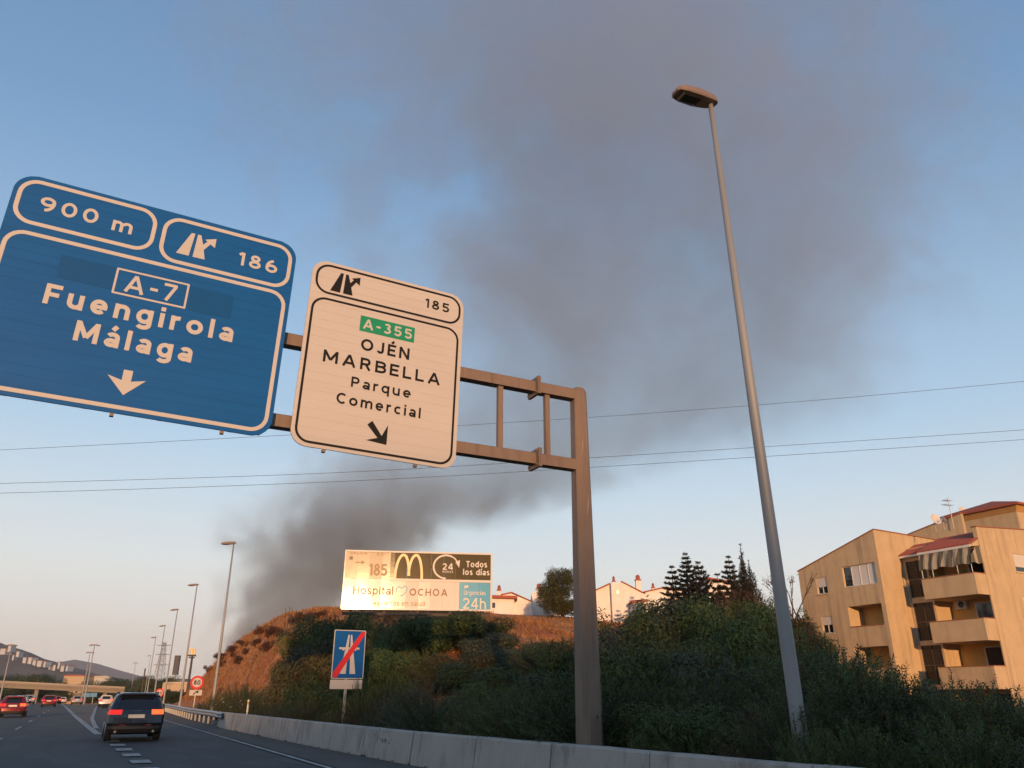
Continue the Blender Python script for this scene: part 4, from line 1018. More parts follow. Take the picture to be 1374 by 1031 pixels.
# ------------------------------------------------------------------ white villas on the hill
villa_w = streaked('villa_whitewash', (0.70, 0.64, 0.60), (.46, .40, .36), amt=.4, sx=1.2, sz=.3)
def villa(name, label, px0, px1, pyb, F, pieces, rz=None):
    """pieces given in photo pixels; each is put at distance F with real depth"""
    pc = at_f((px0 + px1) / 2, pyb, F); g = ter(pc.x, pc.y) - .4
    t = thing('villa', label, 'house', (pc.x, pc.y, g), -YAW, group='white villas on the hilltop')
    k = F / 1130.0 * 1.0
    c0_ = (px0 + px1) / 2
    def X(px, py=800): return (at_f(px, py, F) - at_f(c0_, py, F)).length * (1 if px > c0_ else -1)
    def Z(py): return at_f(c0_, py, F).z - g
    for kind, *q in pieces:
        if kind == 'gable':            # polygon outline of the end wall, pushed back
            poly, d0, d1 = q
            MB().prism([(X(a, b_), Z(b_) if b_ < 900 else 0) for a, b_ in poly], d0, d1).build('wall', villa_w, t)
        elif kind == 'roof':
            (xa, ya), (xb_, yb_), th, d0, d1 = q
            MB().prism([(X(xa, ya), Z(ya)), (X(xb_, yb_), Z(yb_)), (X(xb_, yb_), Z(yb_) + th), (X(xa, ya), Z(ya) + th)], d0, d1).build('roof', tile_m, t)
        elif kind == 'chimney':
            cx_, ytop, ybot, hw = q
            a = hw * k * 1.05; x = X(cx_, ytop); zt = Z(ytop)
            c = MB().box(x - a, x + a, .6, .6 + 2 * a, Z(ybot), zt).build('chimney', villa_w, t)
            MB().box(x - a * 1.2, x + a * 1.2, .6 - a * .2, .6 + a * 2.2, zt + .003, zt + .12).build('cap', tile_m, c)
            MB().tube([(x, .6 + a, zt + .12), (x, .6 + a, zt + .45), (x, .6 + a, zt + .6)], [a * .85, a * .85, a * .3], 8).build('cowl', tile_m, c)
        elif kind == 'window':
            a, b_, z0_, z1_, d0 = q
            MB().box(X(a), X(b_), d0 - .03, d0 - .004, Z(z0_), Z(z1_)).build('window', winglass, t)
    return t
villa('villa', 'low white house with a red tiled lean-to, right beside the billboard', 655, 716, 826, 82,
      [('gable', [(672, 900), (672, 799), (686, 796.5), (713, 808), (716, 900)], 0, 7), ('gable', [(655, 900), (655, 804), (690, 806), (690, 900)], -1.5, -.02), ('roof', (653, 805), (694, 806.5), .28, -1.9, .4),
       ('roof', (672, 799), (687, 796), .12, -.15, 7.1), ('roof', (687, 796), (714, 808), .10, -.15, 7.1), ('chimney', 669.5, 792, 803, 2.6), ('window', 661, 665, 818, 811, -1.5)])
villa('villa', 'square white tower house between the lean-to house and the round pine', 712, 752, 826, 86,
      [('gable', [(714, 900), (714, 796), (722, 793.5), (745, 793.5), (745, 900)], 0, 6), ('gable', [(736, 900), (736, 803), (752, 803), (752, 900)], -1.5, -.02), ('roof', (735, 803), (753, 803), .25, -1.8, .2), ('chimney', 723.5, 789.5, 796, 3.0)])
villa('villa', 'large white gabled house right of the gantry post with two chimneys', 780, 880, 826, 80,
      [('gable', [(822, 900), (822, 783), (836, 781.5), (863, 796), (876, 800), (876, 900)], 0, 8), ('gable', [(790, 900), (790, 797), (808, 789), (821.7, 783), (821.7, 900)], .8, 8), ('roof', (788, 798), (822, 782.5), .12, .5, 8.1), ('roof', (836, 781.2), (864, 796), .10, -.15, 8.1),
       ('gable', [(846, 900), (846, 812), (862, 811), (862, 900)], -2, -.02), ('roof', (844, 812), (864, 810.5), .2, -2.3, .2), ('chimney', 827, 780, 786, 2.0), ('chimney', 860, 778, 800, 3.4), ('window', 829, 832, 797, 792, 0), ('window', 842, 845, 797, 793, 0)])
villa('villa', 'partly hidden pale house behind the tiered conifers with a small chimney', 868, 925, 826, 92,
      [('gable', [(868, 900), (868, 795), (895, 789), (922, 793), (922, 900)], 0, 7), ('roof', (866, 795.5), (895, 789), .14, -.2, 7.1), ('roof', (895, 789), (923, 793.3), .14, -.2, 7.1), ('chimney', 880.5, 788.5, 796, 2.0)])
villa('villa', 'pinkish house gable showing between the conifers and the cypresses', 950, 992, 826, 78,
      [('gable', [(954, 900), (954, 777), (958, 776), (984, 782), (984, 900)], 0, 7), ('roof', (952, 776.8), (985, 782), .16, -.2, 7.1)])

# ------------------------------------------------------------------ foliage
def leaves(base, dirv, length, width, rng, droop=.15, nrm=None):
    """(N,3) leaf bases and directions -> kite-shaped quads"""
    N = len(base); d = dirv / np.linalg.norm(dirv, axis=1, keepdims=True)
    r = rng.normal(size=(N, 3))
    if nrm is not None: r = nrm + r * .38
    s = np.cross(d, r); s /= np.linalg.norm(s, axis=1, keepdims=True)
    L = length * rng.uniform(.65, 1.25, (N, 1)); W = width * rng.uniform(.7, 1.2, (N, 1))
    n = np.cross(d, s)
    mid = base + d * L * .45 + n * L * .05
    tip = base + d * L; tip[:, 2] -= droop * L[:, 0]
    v = np.stack([base, mid + s * W / 2, tip, mid - s * W / 2], 1).reshape(-1, 3)
    f = np.arange(4 * N).reshape(N, 4)
    return v, f
def unit(v): return v / np.linalg.norm(v, axis=-1, keepdims=True)
def oleander_mesh(seed, nsh=170, leaf=.092, lw=.022, spread=.58, whorl=.058, per=3):
    """unit bush, 1 m tall ~1.2 m wide at scale 1; leaf sizes given for a 2.4 m bush"""
    rng = np.random.default_rng(seed); sc_ = 1 / 2.4; B, D = [], []; stems = MB()
    for i in range(nsh):
        az = rng.uniform(0, 2 * PI); out = spread * math.sqrt(rng.uniform(.02, 1)) * rng.uniform(.85, 1.2); h = (.95 - .50 * (out / spread) ** 2.2 * .8) * rng.uniform(.70, 1.0)
        p0 = np.array([rng.normal(0, .06), rng.normal(0, .06), 0]); p2 = np.array([out * math.cos(az), out * math.sin(az), h])
        p1 = np.array([p2[0] * .30, p2[1] * .30, h * .62])
        def bez(t): return (1 - t) ** 2 * p0 + 2 * t * (1 - t) * p1 + t * t * p2
        if i % 2 == 0: stems.tube([bez(t) for t in (0, .4, .75, 1)], [.008, .006, .004, .002], 3, cap=False)
        t0 = rng.uniform(.12, .4); n = max(4, int((1 - t0) * np.linalg.norm(p2) / (whorl * sc_)))
        for t in np.linspace(t0, 1, n):
            p = bez(t); tg = unit(bez(min(1, t + .03)) - bez(t - .03)); a0 = rng.uniform(0, 2 * PI)
            u = unit(np.cross(tg, [0.3, 0.2, 1])); w = np.cross(tg, u)
            for k in range(per):
                a = a0 + 2 * PI * k / per
                B.append(p); D.append(tg * rng.uniform(.5, 1.1) + (u * math.cos(a) + w * math.sin(a)) * .9)
    v, f = leaves(np.array(B), np.array(D), leaf * sc_, lw * sc_, rng, nrm=np.array([0, 0, 1.0]))
    return np_mesh('foliage', v, f), stems
def blob_mesh(seed, lobes, nleaf, leaf, lw, up=.3, droop=.2, flat=1.0, face=True):
    """dense crown made of leafy lobes [(x,y,z,r)]; leaves lie mostly on the lobes and face outwards and up"""
    rng = np.random.default_rng(seed); B, D, Nn = [], [], []
    tot = sum(l[3] ** 2 for l in lobes)
    for x, y, z, r in lobes:
        n = int(nleaf * r * r / tot); d = unit(rng.normal(size=(n, 3))); q = r * rng.uniform(.30, 1.06, (n, 1)) ** .45
        lump = 1 + .20 * np.sin(d[:, :1] * 7 + x * 5) * np.sin(d[:, 1:2] * 6 + z * 4) + .15 * np.sin(d[:, 2:3] * 11 + y * 3)
        p = np.array([x, y, z]) + d * q * lump * np.array([1, 1, flat])
        tg = np.cross(d, rng.normal(size=(n, 3)))
        B.append(p); D.append((unit(tg) * .9 + d * .45 if face else d * .7 + rng.normal(size=(n, 3)) * .6) + np.array([0, 0, up])); Nn.append(d + np.array([0, 0, .45]))
    v, f = leaves(np.concatenate(B), np.concatenate(D), leaf, lw, rng, droop, np.concatenate(Nn) if face else None)
    return np_mesh('foliage', v, f)
ol_m = leafmat('oleander_leaves', (.040, .062, .022), col2=(.090, .118, .042))
ol_m2 = leafmat('grey_green_leaves', (.048, .064, .030), col2=(.11, .122, .058))
pep_m = leafmat('feathery_leaves', (.036, .056, .018), col2=(.10, .118, .034))
red_m = leafmat('brown_dry_leaves', (.075, .036, .020), col2=(.14, .06, .034))
bark = mat('bark', (.075, .055, .04), rough=.95, var=.3, scale=5, bump=.6, bscale=12)
flower_pink = leafmat('pink_blossom', (.42, .10, .14), trans=.2)
flower_white = leafmat('white_blossom', (.6, .55, .52), trans=.2)
OLE = []
for sd in range(4):
    me_, st = oleander_mesh(100 + sd); me_.materials.append(ol_m)
    sm = bpy.data.meshes.new('stems'); sm.from_pydata(st.v, [], st.f); sm.materials.append(bark); OLE.append((me_, sm))
GRY = []
for sd in range(2):
    me_, st = oleander_mesh(140 + sd, nsh=140, leaf=.10, lw=.022, spread=.6, whorl=.065); me_.materials.append(ol_m2)
    sm = bpy.data.meshes.new('stems'); sm.from_pydata(st.v, [], st.f); sm.materials.append(bark); GRY.append((me_, sm))
FEA = []
rng0 = random.Random(77)
for sd in range(3):
    lob = [(0, 0, .48, .30)] + [(rng0.uniform(-.40, .40), rng0.uniform(-.40, .40), rng0.uniform(.22, .80), rng0.uniform(.12, .22)) for _ in range(13)]
    me_ = blob_mesh(200 + sd, lob, 12000, .046, .014, up=.1, droop=.4); me_.materials.append(pep_m)
    st = MB()
    for k in range(7):
        a = k * .9; st.tube([(0, 0, 0), (.1 * math.cos(a), .1 * math.sin(a), .3), (.3 * math.cos(a), .3 * math.sin(a), .7)], [.02, .013, .004], 4)
    sm = bpy.data.meshes.new('stems'); sm.from_pydata(st.v, [], st.f); sm.materials.append(bark); FEA.append((me_, sm))
RED = []
for sd in range(2):
    me_ = FEA[sd][0].copy(); me_.materials.clear(); me_.materials.append(red_m); RED.append((me_, FEA[sd][1]))
def blossom_mesh(seed, n, m):
    rng = np.random.default_rng(seed); d = unit(rng.normal(size=(n, 3))); d[:, 2] = abs(d[:, 2]) * .8
    c = d * np.array([.5, .5, .8]) * rng.uniform(.8, 1.0, (n, 1)) + np.array([0, 0, .12])
    B = np.repeat(c, 9, 0) + rng.normal(size=(n * 9, 3)) * .008
    v, f = leaves(B, rng.normal(size=(n * 9, 3)) + np.array([0, 0, .5]), .024, .018, rng)
    me = np_mesh('blossoms', v, f); me.materials.append(m); return me
BLO = {'pink': blossom_mesh(1, 16, flower_pink), 'white': blossom_mesh(2, 7, flower_white)}
rb_ = random.Random(31)
for pt, hq in POTS:
    o = bpy.data.objects.new('foliage', OLE[0][0]); COL.objects.link(o); o.parent = pt; o.location = (0, 0, .75); o.scale = (.75, .75, hq + .15)
VAR = {'dark green': leafmat('dark_green_leaves', (.030, .054, .019), col2=(.074, .108, .036)), 'mid green': leafmat('mid_green_leaves', (.050, .088, .026), col2=(.115, .165, .050)),
       'olive green': leafmat('olive_leaves', (.070, .088, .025), col2=(.150, .165, .050)), 'grey-green': leafmat('silver_green_leaves', (.055, .068, .040), col2=(.125, .135, .078)), 'brownish green': leafmat('brownish_leaves', (.066, .062, .026), col2=(.135, .118, .048))}
VNAMES = ['dark green', 'dark green', 'mid green', 'mid green', 'mid green', 'olive green', 'olive green', 'grey-green', 'brownish green']
def bush(name, pool, x, y, height, width, label, group, blossom=None, sink=.1):
    tint = None
    if pool is not RED and 'COLOUR' in label:
        tint = rb_.choice(VNAMES); label = label.replace('COLOUR', tint); group = group + ', ' + tint
    g = ter(x, y) - sink
    t = thing(name, label, 'bush', (x, y, g), rb_.uniform(0, 6.28), group)
    me_, sm = pool[rb_.randrange(len(pool))]
    h = height + sink
    for nm, m_ in (('foliage', me_), ('stems', sm)) + ((('blossoms', BLO[blossom]),) if blossom else ()):
        o = bpy.data.objects.new(nm, m_); COL.objects.link(o); o.parent = t; o.scale = (width, width * rb_.uniform(.85, 1.15) if nm == 'x' else width, h)
        if tint and nm == 'foliage': o.material_slots[0].link = 'OBJECT'; o.material_slots[0].material = VAR[tint]
    return t
def bush_px(name, pool, px, pytop, F, width, label, group, blossom=None):
    p = at_f(px, pytop, F)
    g = ter(p.x, p.y); h = max(.8, p.z - g)
    return bush(name, pool, p.x, p.y, h, width, label, group, blossom)
G1, G2, G3 = 'oleander bushes crowding behind the concrete barrier', 'feathery shrubs on the bank below the billboard', 'oleanders in front of the apartment block'
def L1(y): return 'COLOUR oleander bush close behind the concrete barrier, ' + ('right of the lamp pole' if y < 8.8 else 'between lamp pole and gantry post' if y < 13.8 else 'left of the gantry post' if y < 26 else 'around the motorway-end sign')
# front row close behind the barrier
y = 3.0
while y < 44:
    l = wall_l(y) + rb_.uniform(1.3, 1.9)
    if not (13.0 < y < 14.6 and l < 9.7):
        hh = rb_.uniform(1.7, 2.4) if y > 14 else (rb_.uniform(1.5, 1.9) if y > 8 else rb_.uniform(1.05, 1.3))
        if 26 < y < 36: hh = rb_.uniform(1.1, 1.6)
        elif y >= 36: hh = rb_.uniform(1.2, 1.8)
        fl = 'pink' if 34 < y < 41 else None
        bush('oleander_bush', OLE, l + (.5 if 26 < y < 33 else 0), y, hh, hh * rb_.uniform(1.0, 1.25), 'oleander with pink blossoms behind the far end of the concrete barrier' if fl else L1(y), G1 + (' with pink blossoms' if fl else ''), fl)
    y += rb_.uniform(1.3, 1.9)
for x_, y_, h_, w_2 in ((9.22, 8.78, 1.45, 1.0), (9.13, 8.42, 1.3, 1.15), (9.35, 8.0, 1.45, 1.3), (9.7, 9.4, 2.0, 1.7), (9.2, 7.2, 1.0, 1.0), (9.9, 7.0, 1.6, 1.5)):
    bush('oleander_bush', OLE, x_, y_, h_, w_2, 'COLOUR oleander bush crowding the foot of the tall lamp pole', 'oleanders at the lamp pole foot')
# bushes nearest the camera at the right, below the apartment block
for px, py, F, w in ((1080, 846, 17.5, 3.0), (1108, 838, 16.5, 2.6), (1133, 852, 15.5, 2.6), (1160, 868, 14.5, 2.4), (1195, 893, 14.0, 2.4), (1228, 900, 13.5, 2.2), (1262, 890, 14.0, 2.2), (1290, 912, 13.0, 2.3), (1318, 900, 13.8, 2.2), (1345, 926, 12.5, 2.2), (1372, 948, 12.0, 2.2), (1400, 955, 13, 2.4), (1425, 950, 12, 2.6), (1140, 900, 13, 2.4), (1075, 893, 14.5, 2.6), (1098, 868, 15, 2.4), (1150, 858, 14, 2.2), (1210, 888, 14.5, 2.2), (1300, 892, 12.5, 2.0), (1335, 905, 13.5, 2.0), (1185, 940, 12.5, 2.4), (1255, 950, 12, 2.4), (1320, 965, 11, 2.2)):
    bush_px('oleander_bush', OLE, px, py, F, w * rb_.uniform(.95, 1.1), ('COLOUR oleander bush right of the lamp pole, in front of the gable wall' if px < 1190 else 'COLOUR oleander bush below the balconies of the apartment block') , G3)
# middle hump of shrubs right of the gantry post
for px, py, F, w in ((832, 822, 25, 3.4), (858, 806, 27, 3.8), (888, 794, 29, 4.2), (915, 789, 28, 4.0), (945, 795, 27, 4.0), (975, 802, 26, 3.6), (1000, 818, 25, 3.4), (1028, 848, 23, 3.2), (1050, 858, 21, 3.0), (845, 850, 21, 3.2), (880, 845, 22, 3.4), (925, 840, 21, 3.2), (965, 850, 20, 3.0), (1005, 868, 19, 3.0), (1040, 890, 17, 2.8), (860, 890, 18, 2.8), (905, 888, 18, 2.8), (950, 895, 17, 2.8), (990, 905, 16, 2.6), (1030, 925, 15, 2.6), (800, 838, 26, 3.2), (780, 850, 24, 3.0), (812, 880, 20, 2.8), (875, 930, 16.5, 2.6), (930, 935, 15.5, 2.6)):
    if py > 835 and rb_.random() < .28: continue
    bush_px('broad_shrub', GRY if (py > 840 and rb_.random() < .6) else FEA, px, py, F, w * rb_.uniform(.72, 1.0), ('COLOUR shrub high on the hump between gantry post and lamp pole, below the conifers' if py < 830 else 'COLOUR shrub low in the thicket between gantry post and lamp pole'), 'shrubs between the gantry post and the lamp pole')
bush_px('broad_shrub', RED, 1040, 812, 34, 3.2, 'brownish dry shrub just left of the lamp pole, under the cypresses', 'dry brown shrubs by the lamp pole')
bush_px('broad_shrub', RED, 1012, 835, 30, 3.0, 'brownish dry shrub just left of the lamp pole, under the cypresses', 'dry brown shrubs by the lamp pole')
bush_px('broad_shrub', RED, 1000, 870, 21.5, 2.6, 'russet dry shrub low in the hedge left of the lamp pole', 'dry brown shrubs by the lamp pole')
# feathery growth left of the gantry post and under the billboard
for px, py, F, w in ((520, 826, 42, 3.6), (548, 836, 40, 3.2), (578, 822, 40, 3.8), (606, 817, 41, 4.4), (634, 826, 40, 4.0), (655, 846, 38, 3.4), (690, 858, 35, 3.6), (722, 852, 33, 3.4), (752, 848, 31, 3.4), (772, 846, 29, 3.0), (500, 845, 39, 3.0), (540, 865, 36, 3.4), (580, 862, 35, 3.6), (620, 868, 34, 3.6), (660, 880, 31, 3.4), (700, 888, 29, 3.2), (740, 885, 27, 3.2), (775, 890, 24, 3.0), (520, 895, 33, 3.2), (560, 900, 31.5, 3.2), (600, 902, 30, 3.2), (640, 908, 28, 3.0), (680, 918, 26, 3.0), (720, 925, 24, 2.8), (760, 930, 22, 2.8), (500, 880, 36, 2.8)):
    if py > 855 and rb_.random() < .22: continue
    bush_px('feathery_shrub', FEA if rb_.random() < .7 else GRY, px, py, F, w * rb_.uniform(.75, 1.0), ('COLOUR feathery shrub right under the billboard' if py < 850 and px < 665 else 'COLOUR feathery shrub on the bank just left of the gantry post' if px > 665 else 'COLOUR feathery shrub low on the bank right of the motorway-end sign'), G2)
# tall clump left of the motorway-end sign and lower shrubs at the foot of the red slope
for px, py, F, w in ((446, 811, 46, 4.2), (470, 824, 45, 3.8), (428, 838, 46, 3.4), (410, 858, 44, 3.2), (395, 878, 43, 3.0), (440, 850, 42, 3.6), (470, 865, 40, 3.2), (425, 890, 40, 3.0), (460, 905, 37, 2.8)):
    bush_px('feathery_shrub', FEA, px, py, F, w, 'COLOUR feathery shrub in the tall clump left of the motorway-end sign', 'tall clump beside the motorway-end sign')
for px, py, F, w in ((322, 908, 52, 2.8), (340, 912, 49, 2.6), (362, 918, 46, 2.4), (385, 915, 45, 2.6), (408, 920, 42, 2.4), (300, 925, 55, 2.4), (350, 925, 45, 2.2), (430, 930, 38, 2.2), (290, 934, 60, 2.0), (275, 938, 66, 2.0)):
    bush_px('oleander_bush', OLE, px, py, F, w, 'low oleander with white blossoms at the foot of the red slope' if px in (322, 340) else 'low COLOUR shrub at the foot of the red slope, behind the guardrail', 'low shrubs at the foot of the slope' + (' with blossoms' if px in (322, 340) else ''), 'white' if px in (322, 340) else None)
# dark scrub along the crest of the red hill
for px, py, F, w in ((372, 823, 72, 2.0), (335, 838, 86, 1.8), (318, 850, 95, 2.2), (300, 862, 102, 2.0), (283, 880, 110, 1.6), (395, 846, 68, 1.6), (350, 850, 80, 1.5), (425, 815, 62, 2.2), (360, 875, 70, 1.2), (330, 880, 80, 1.1), (378, 862, 68, 1.3), (345, 868, 78, 1.0), (315, 872, 90, 1.3), (390, 870, 62, 1.2), (320, 895, 80, 1.2), (405, 835, 66, 1.5), (365, 838, 74, 1.2), (300, 890, 95, 1.3)):
    p = at_f(px, py, F)
    bush('dry_scrub', RED, p.x, p.y, .55 + .6 * rb_.random(), w * rb_.uniform(.6, 1.1), ('dark dry scrub on the crest of the red hill left of the billboard' if py < lerp_tab([(258, 925), (290, 868), (310, 850), (350, 830), (400, 818), (440, 812)], px) + 14 else 'small dry tuft on the face of the red slope'), 'dry scrub on the red hill')

# dry grass over the hill: far too many blades to count
rng = np.random.default_rng(9); B, D = [], []
pts = []
while len(pts) < 14000:
    yq = rng.uniform(36, 142); xq = rng.uniform(10, 30 if yq > 60 else 44)
    z = ter(xq, yq)
    if z > .8 and math.sin(xq * 1.1 + 2 * math.sin(yq * .4)) + math.sin(yq * .9 + xq * .3) + rng.normal() * .7 > -.2: pts.append((xq, yq, z - .03))
P = np.repeat(np.array(pts), 4, 0) + np.concatenate([rng.normal(size=(56000, 2)) * .16, np.zeros((56000, 1))], 1)
Dv = np.concatenate([rng.normal(size=(56000, 2)) * .4, np.ones((56000, 1))], 1)
v, f = leaves(P, Dv, .42, .05, rng, .1)
stuff(obj('dry_grass', np_mesh('dry_grass', v, f), leafmat('straw', (.26, .105, .034), col2=(.45, .22, .074), trans=.1)))
# bare canes standing on the crest
for k, (px, py) in enumerate(((384, 816), (388, 814), (392, 815), (397, 819), (402, 822), (405, 825))):
    p = at_f(px, py, 66); g = ter(p.x, p.y)
    c = MB().tube([(0, 0, -.1), (.03, .02, .8), (rb_.uniform(-.1, .1), 0, max(1.2, p.z - g))], [.05, .04, .02], 5).build('dead_cane', bark)
    c.location = (p.x, p.y, g); tag(c, 'bare brown cane standing on the crest of the red hill', 'dead plant', 'canes on the red hill crest')

bush('feathery_shrub', GRY, ms.location.x + .42, 30.45, 2.45, 1.3, 'COLOUR shrub overlapping the white plate of the motorway-end sign', 'shrub at the sign plate')

# ------------------------------------------------------------------ trees
pine_m = leafmat('pine_needles', (.030, .040, .014), col2=(.085, .080, .024))
con_m = leafmat('conifer_needles', (.022, .026, .018), col2=(.050, .048, .030))
cyp_m = leafmat('cypress_foliage', (.020, .022, .015), col2=(.050, .044, .026))
def tree_px(name, label, px, pytop, pybase, F, builder, group=None):
    p = at_f(px, pytop, F); g = ter(p.x, p.y)
    t = thing(name, label, 'tree', (p.x, p.y, g - .1), rb_.uniform(0, 6.28), group)
    builder(t, p.z - g + .1)
    return t
def b_pine(t, h):
    rr = random.Random(4); w = h * .46
    lob = []
    for k in range(40):
        a = rr.uniform(0, 2 * PI); zz = rr.uniform(.14, .93); rad = w * (1 - abs(zz - .45) * 1.15) * math.sqrt(rr.random())
        lob.append((rad * math.cos(a), rad * math.sin(a), zz * h * .94, rr.uniform(.10, .17) * h))
    obj('crown', blob_mesh(300, lob, 30000, .17, .045, up=.4, droop=0), pine_m, t)
    tr = MB(); tr.tube([(0, 0, -.2), (.1, 0, h * .4), (0, .1, h * .8)], [.2, .15, .06], 8)
    for q in lob[::2]: tr.tube([(0, 0, q[2] * .6), (q[0] * .6, q[1] * .6, q[2] * .85), q[:3]], [.07, .05, .02], 5)
    tr.build('trunk', bark, t)
def conifer(seed, spread, tiers, dens, m, curve=.25, power=.9, leaf=.22):
    def f(t, h):
        rng = np.random.default_rng(seed); B, D = [], []; tr = MB(); tr.tube([(0, 0, -.2), (0, 0, h * .6), (0, 0, h)], [.13, .07, .015], 6)
        for k in range(tiers):
            q = k / (tiers - 1); z = h * (.12 + .86 * q); L = spread * h * (1 - q) ** power + .05; nb = int(6 + 3 * (1 - q))
            a0 = rng.uniform(0, 6)
            for i in range(nb):
                a = a0 + 2 * PI * i / nb + rng.normal() * .15; l = L * rng.uniform(.7, 1.1); d = np.array([math.cos(a), math.sin(a), 0])
                e = np.array([0, 0, z]) + d * l + np.array([0, 0, curve * l])
                mid = np.array([0, 0, z - .05 * l]) + d * l * .5
                tr.tube([(0, 0, z), mid, e], [.03, .02, .006], 3, cap=False)
                n = int(dens * l / .1) + 4
                for u in rng.uniform(.12, 1, n):
                    p = (1 - u) ** 2 * np.array([0, 0, z]) + 2 * u * (1 - u) * mid + u * u * e
                    side = rng.choice([-1, 1]); s = np.array([-d[1], d[0], 0]) * side
                    B.append(p + rng.normal(size=3) * .03); D.append(d * .8 + s * rng.uniform(.3, 1.1) + np.array([0, 0, rng.normal() * .35 + .15]))
        v, fc = leaves(np.array(B), np.array(D), leaf, leaf * .22, rng, .1)
        obj('crown', np_mesh('crown', v, fc), m, t); tr.build('trunk', bark, t)
    return f
def b_cypress(seed, wr, gap=0):
    def f(t, h):
        rr = random.Random(seed); lob = []
        for k in range(26):
            q = k / 25; r = wr * h * (math.sin(PI * min(1, (q * .93 + .10))) ** .6) * (1 - .45 * q)
            for j in range(2): lob.append((rr.uniform(-.5, .5) * r, rr.uniform(-.5, .5) * r, h * (.05 + .93 * q), max(.05, r * rr.uniform(.55, .85))))
        obj('crown', blob_mesh(seed, lob, 14000, .17, .05, up=1.2, droop=0, flat=1.6, face=False), cyp_m, t)
        MB().tube([(0, 0, -.2), (0, 0, h)], [.12, .02], 6).build('trunk', bark, t)
    return f
def b_bare(seed, leaf_m, dens, spread=.5):
    def f(t, h):
        rng = np.random.default_rng(seed); rr = random.Random(seed); tr = MB(); tips = []
        def grow(p, d, L, r, lev):
            q = p + d * L; m_ = p + d * L * .5 + Vector((rr.uniform(-.06, .06), rr.uniform(-.06, .06), 0)) * L
            tr.tube([p, m_, q], [r, r * .8, r * .6], 4, cap=False)
            if lev >= 2: tips.extend([p + (q - p) * rr.random() for _ in range(dens)])
            if lev < 4:
                for k in range(rr.choice((2, 3, 3))):
                    nd_ = (d + Vector((rr.uniform(-1, 1), rr.uniform(-1, 1), rr.uniform(-.1, .8))) * spread).normalized()
                    grow(q, nd_, L * rr.uniform(.55, .8), r * .6, lev + 1)
        grow(Vector((0, 0, -.1)), Vector((0, 0, 1)), h * .33, h * .016, 0)
        tr.build('trunk', bark, t)
        Bv = np.array(tips) + rng.normal(size=(len(tips), 3)) * .05
        v, fc = leaves(Bv, rng.normal(size=(len(tips), 3)), .12, .06, rng)
        obj('crown', np_mesh('crown', v, fc), leaf_m, t)
    return f
tree_px('pine_tree', 'round dark pine standing among the white villas, just left of the gantry post', 754, 763, 826, 72, b_pine)
GT = 'tiered conifers on the hilltop'
tree_px('conifer_tree', 'shortest tiered conifer, leftmost of the three above the shrub hump', 901, 759, 800, 62, conifer(1, 0.33, 14, 20.0, con_m), GT)
tree_px('conifer_tree', 'tall tiered conifer, middle of the three above the shrub hump', 919, 741, 800, 63, conifer(2, 0.29, 20, 20.0, con_m), GT)
tree_px('conifer_tree', 'tiered conifer with upswept branches, rightmost of the three above the shrub hump', 936, 753, 800, 61, conifer(3, 0.37, 16, 20.0, con_m, .5), GT)
tree_px('conifer_tree', 'tiered conifer close left of the thin tall cypress', 977, 745, 800, 64, conifer(4, 0.28, 18, 20.0, con_m), GT)
tree_px('conifer_tree', 'small spiky conifer between the three conifers and the cypresses', 962, 769, 800, 60, conifer(5, 0.35, 12, 20.0, con_m, .4), GT)
tree_px('cypress_tree', 'thinnest and tallest pointed cypress, left of the lamp pole', 993, 729, 840, 62, b_cypress(11, .075), 'cypresses left of the lamp pole')
tree_px('cypress_tree', 'shorter dark cypress right beside the tallest one', 1004, 751, 840, 61, b_cypress(12, .12), 'cypresses left of the lamp pole')
tree_px('cypress_tree', 'small slim cypress left of the tallest one', 984, 757, 840, 60, b_cypress(14, .10), 'cypresses left of the lamp pole')
tree_px('leafy_tree', 'dark brown tangled tree under the cypresses left of the lamp pole', 985, 775, 840, 57, b_bare(21, red_m, 12, .6), 'brownish trees behind the lamp pole')
tree_px('leafy_tree', 'dark broad tree low between the conifers and cypresses', 962, 786, 840, 56, b_bare(22, cyp_m, 14, .7), 'brownish trees behind the lamp pole')
tree_px('leafy_tree', 'sparse reddish tree directly behind the lamp pole', 1032, 757, 840, 54, b_bare(23, red_m, 5, .55), 'brownish trees behind the lamp pole')
tree_px('leafy_tree', 'sparse bare-branched tree between lamp pole and apartment block', 1060, 748, 840, 55, b_bare(24, red_m, 4, .5), 'brownish trees behind the lamp pole')
for k, (px, py, F, wd_, lb) in enumerate(((1030, 792, 50, .20, 'dark clipped column of hedge left of the lamp pole'), (1018, 800, 52, .22, 'rusty brown hedge column under the sparse reddish tree'), (1066, 800, 48, .22, 'dark hedge column right of the lamp pole by the apartment block'), (1080, 822, 46, .22, 'dark hedge column touching the corner of the apartment block'), (1000, 800, 53, .24, 'dark hedge column below the cypresses'), (978, 798, 53, .26, 'dark hedge column below the conifers'))):
    p = at_f(px, py, F)
    bush('hedge_column', RED if k in (1,) else FEA, p.x, p.y, p.z - ter(p.x, p.y), 2.8, lb, 'hedge columns in front of the villas')

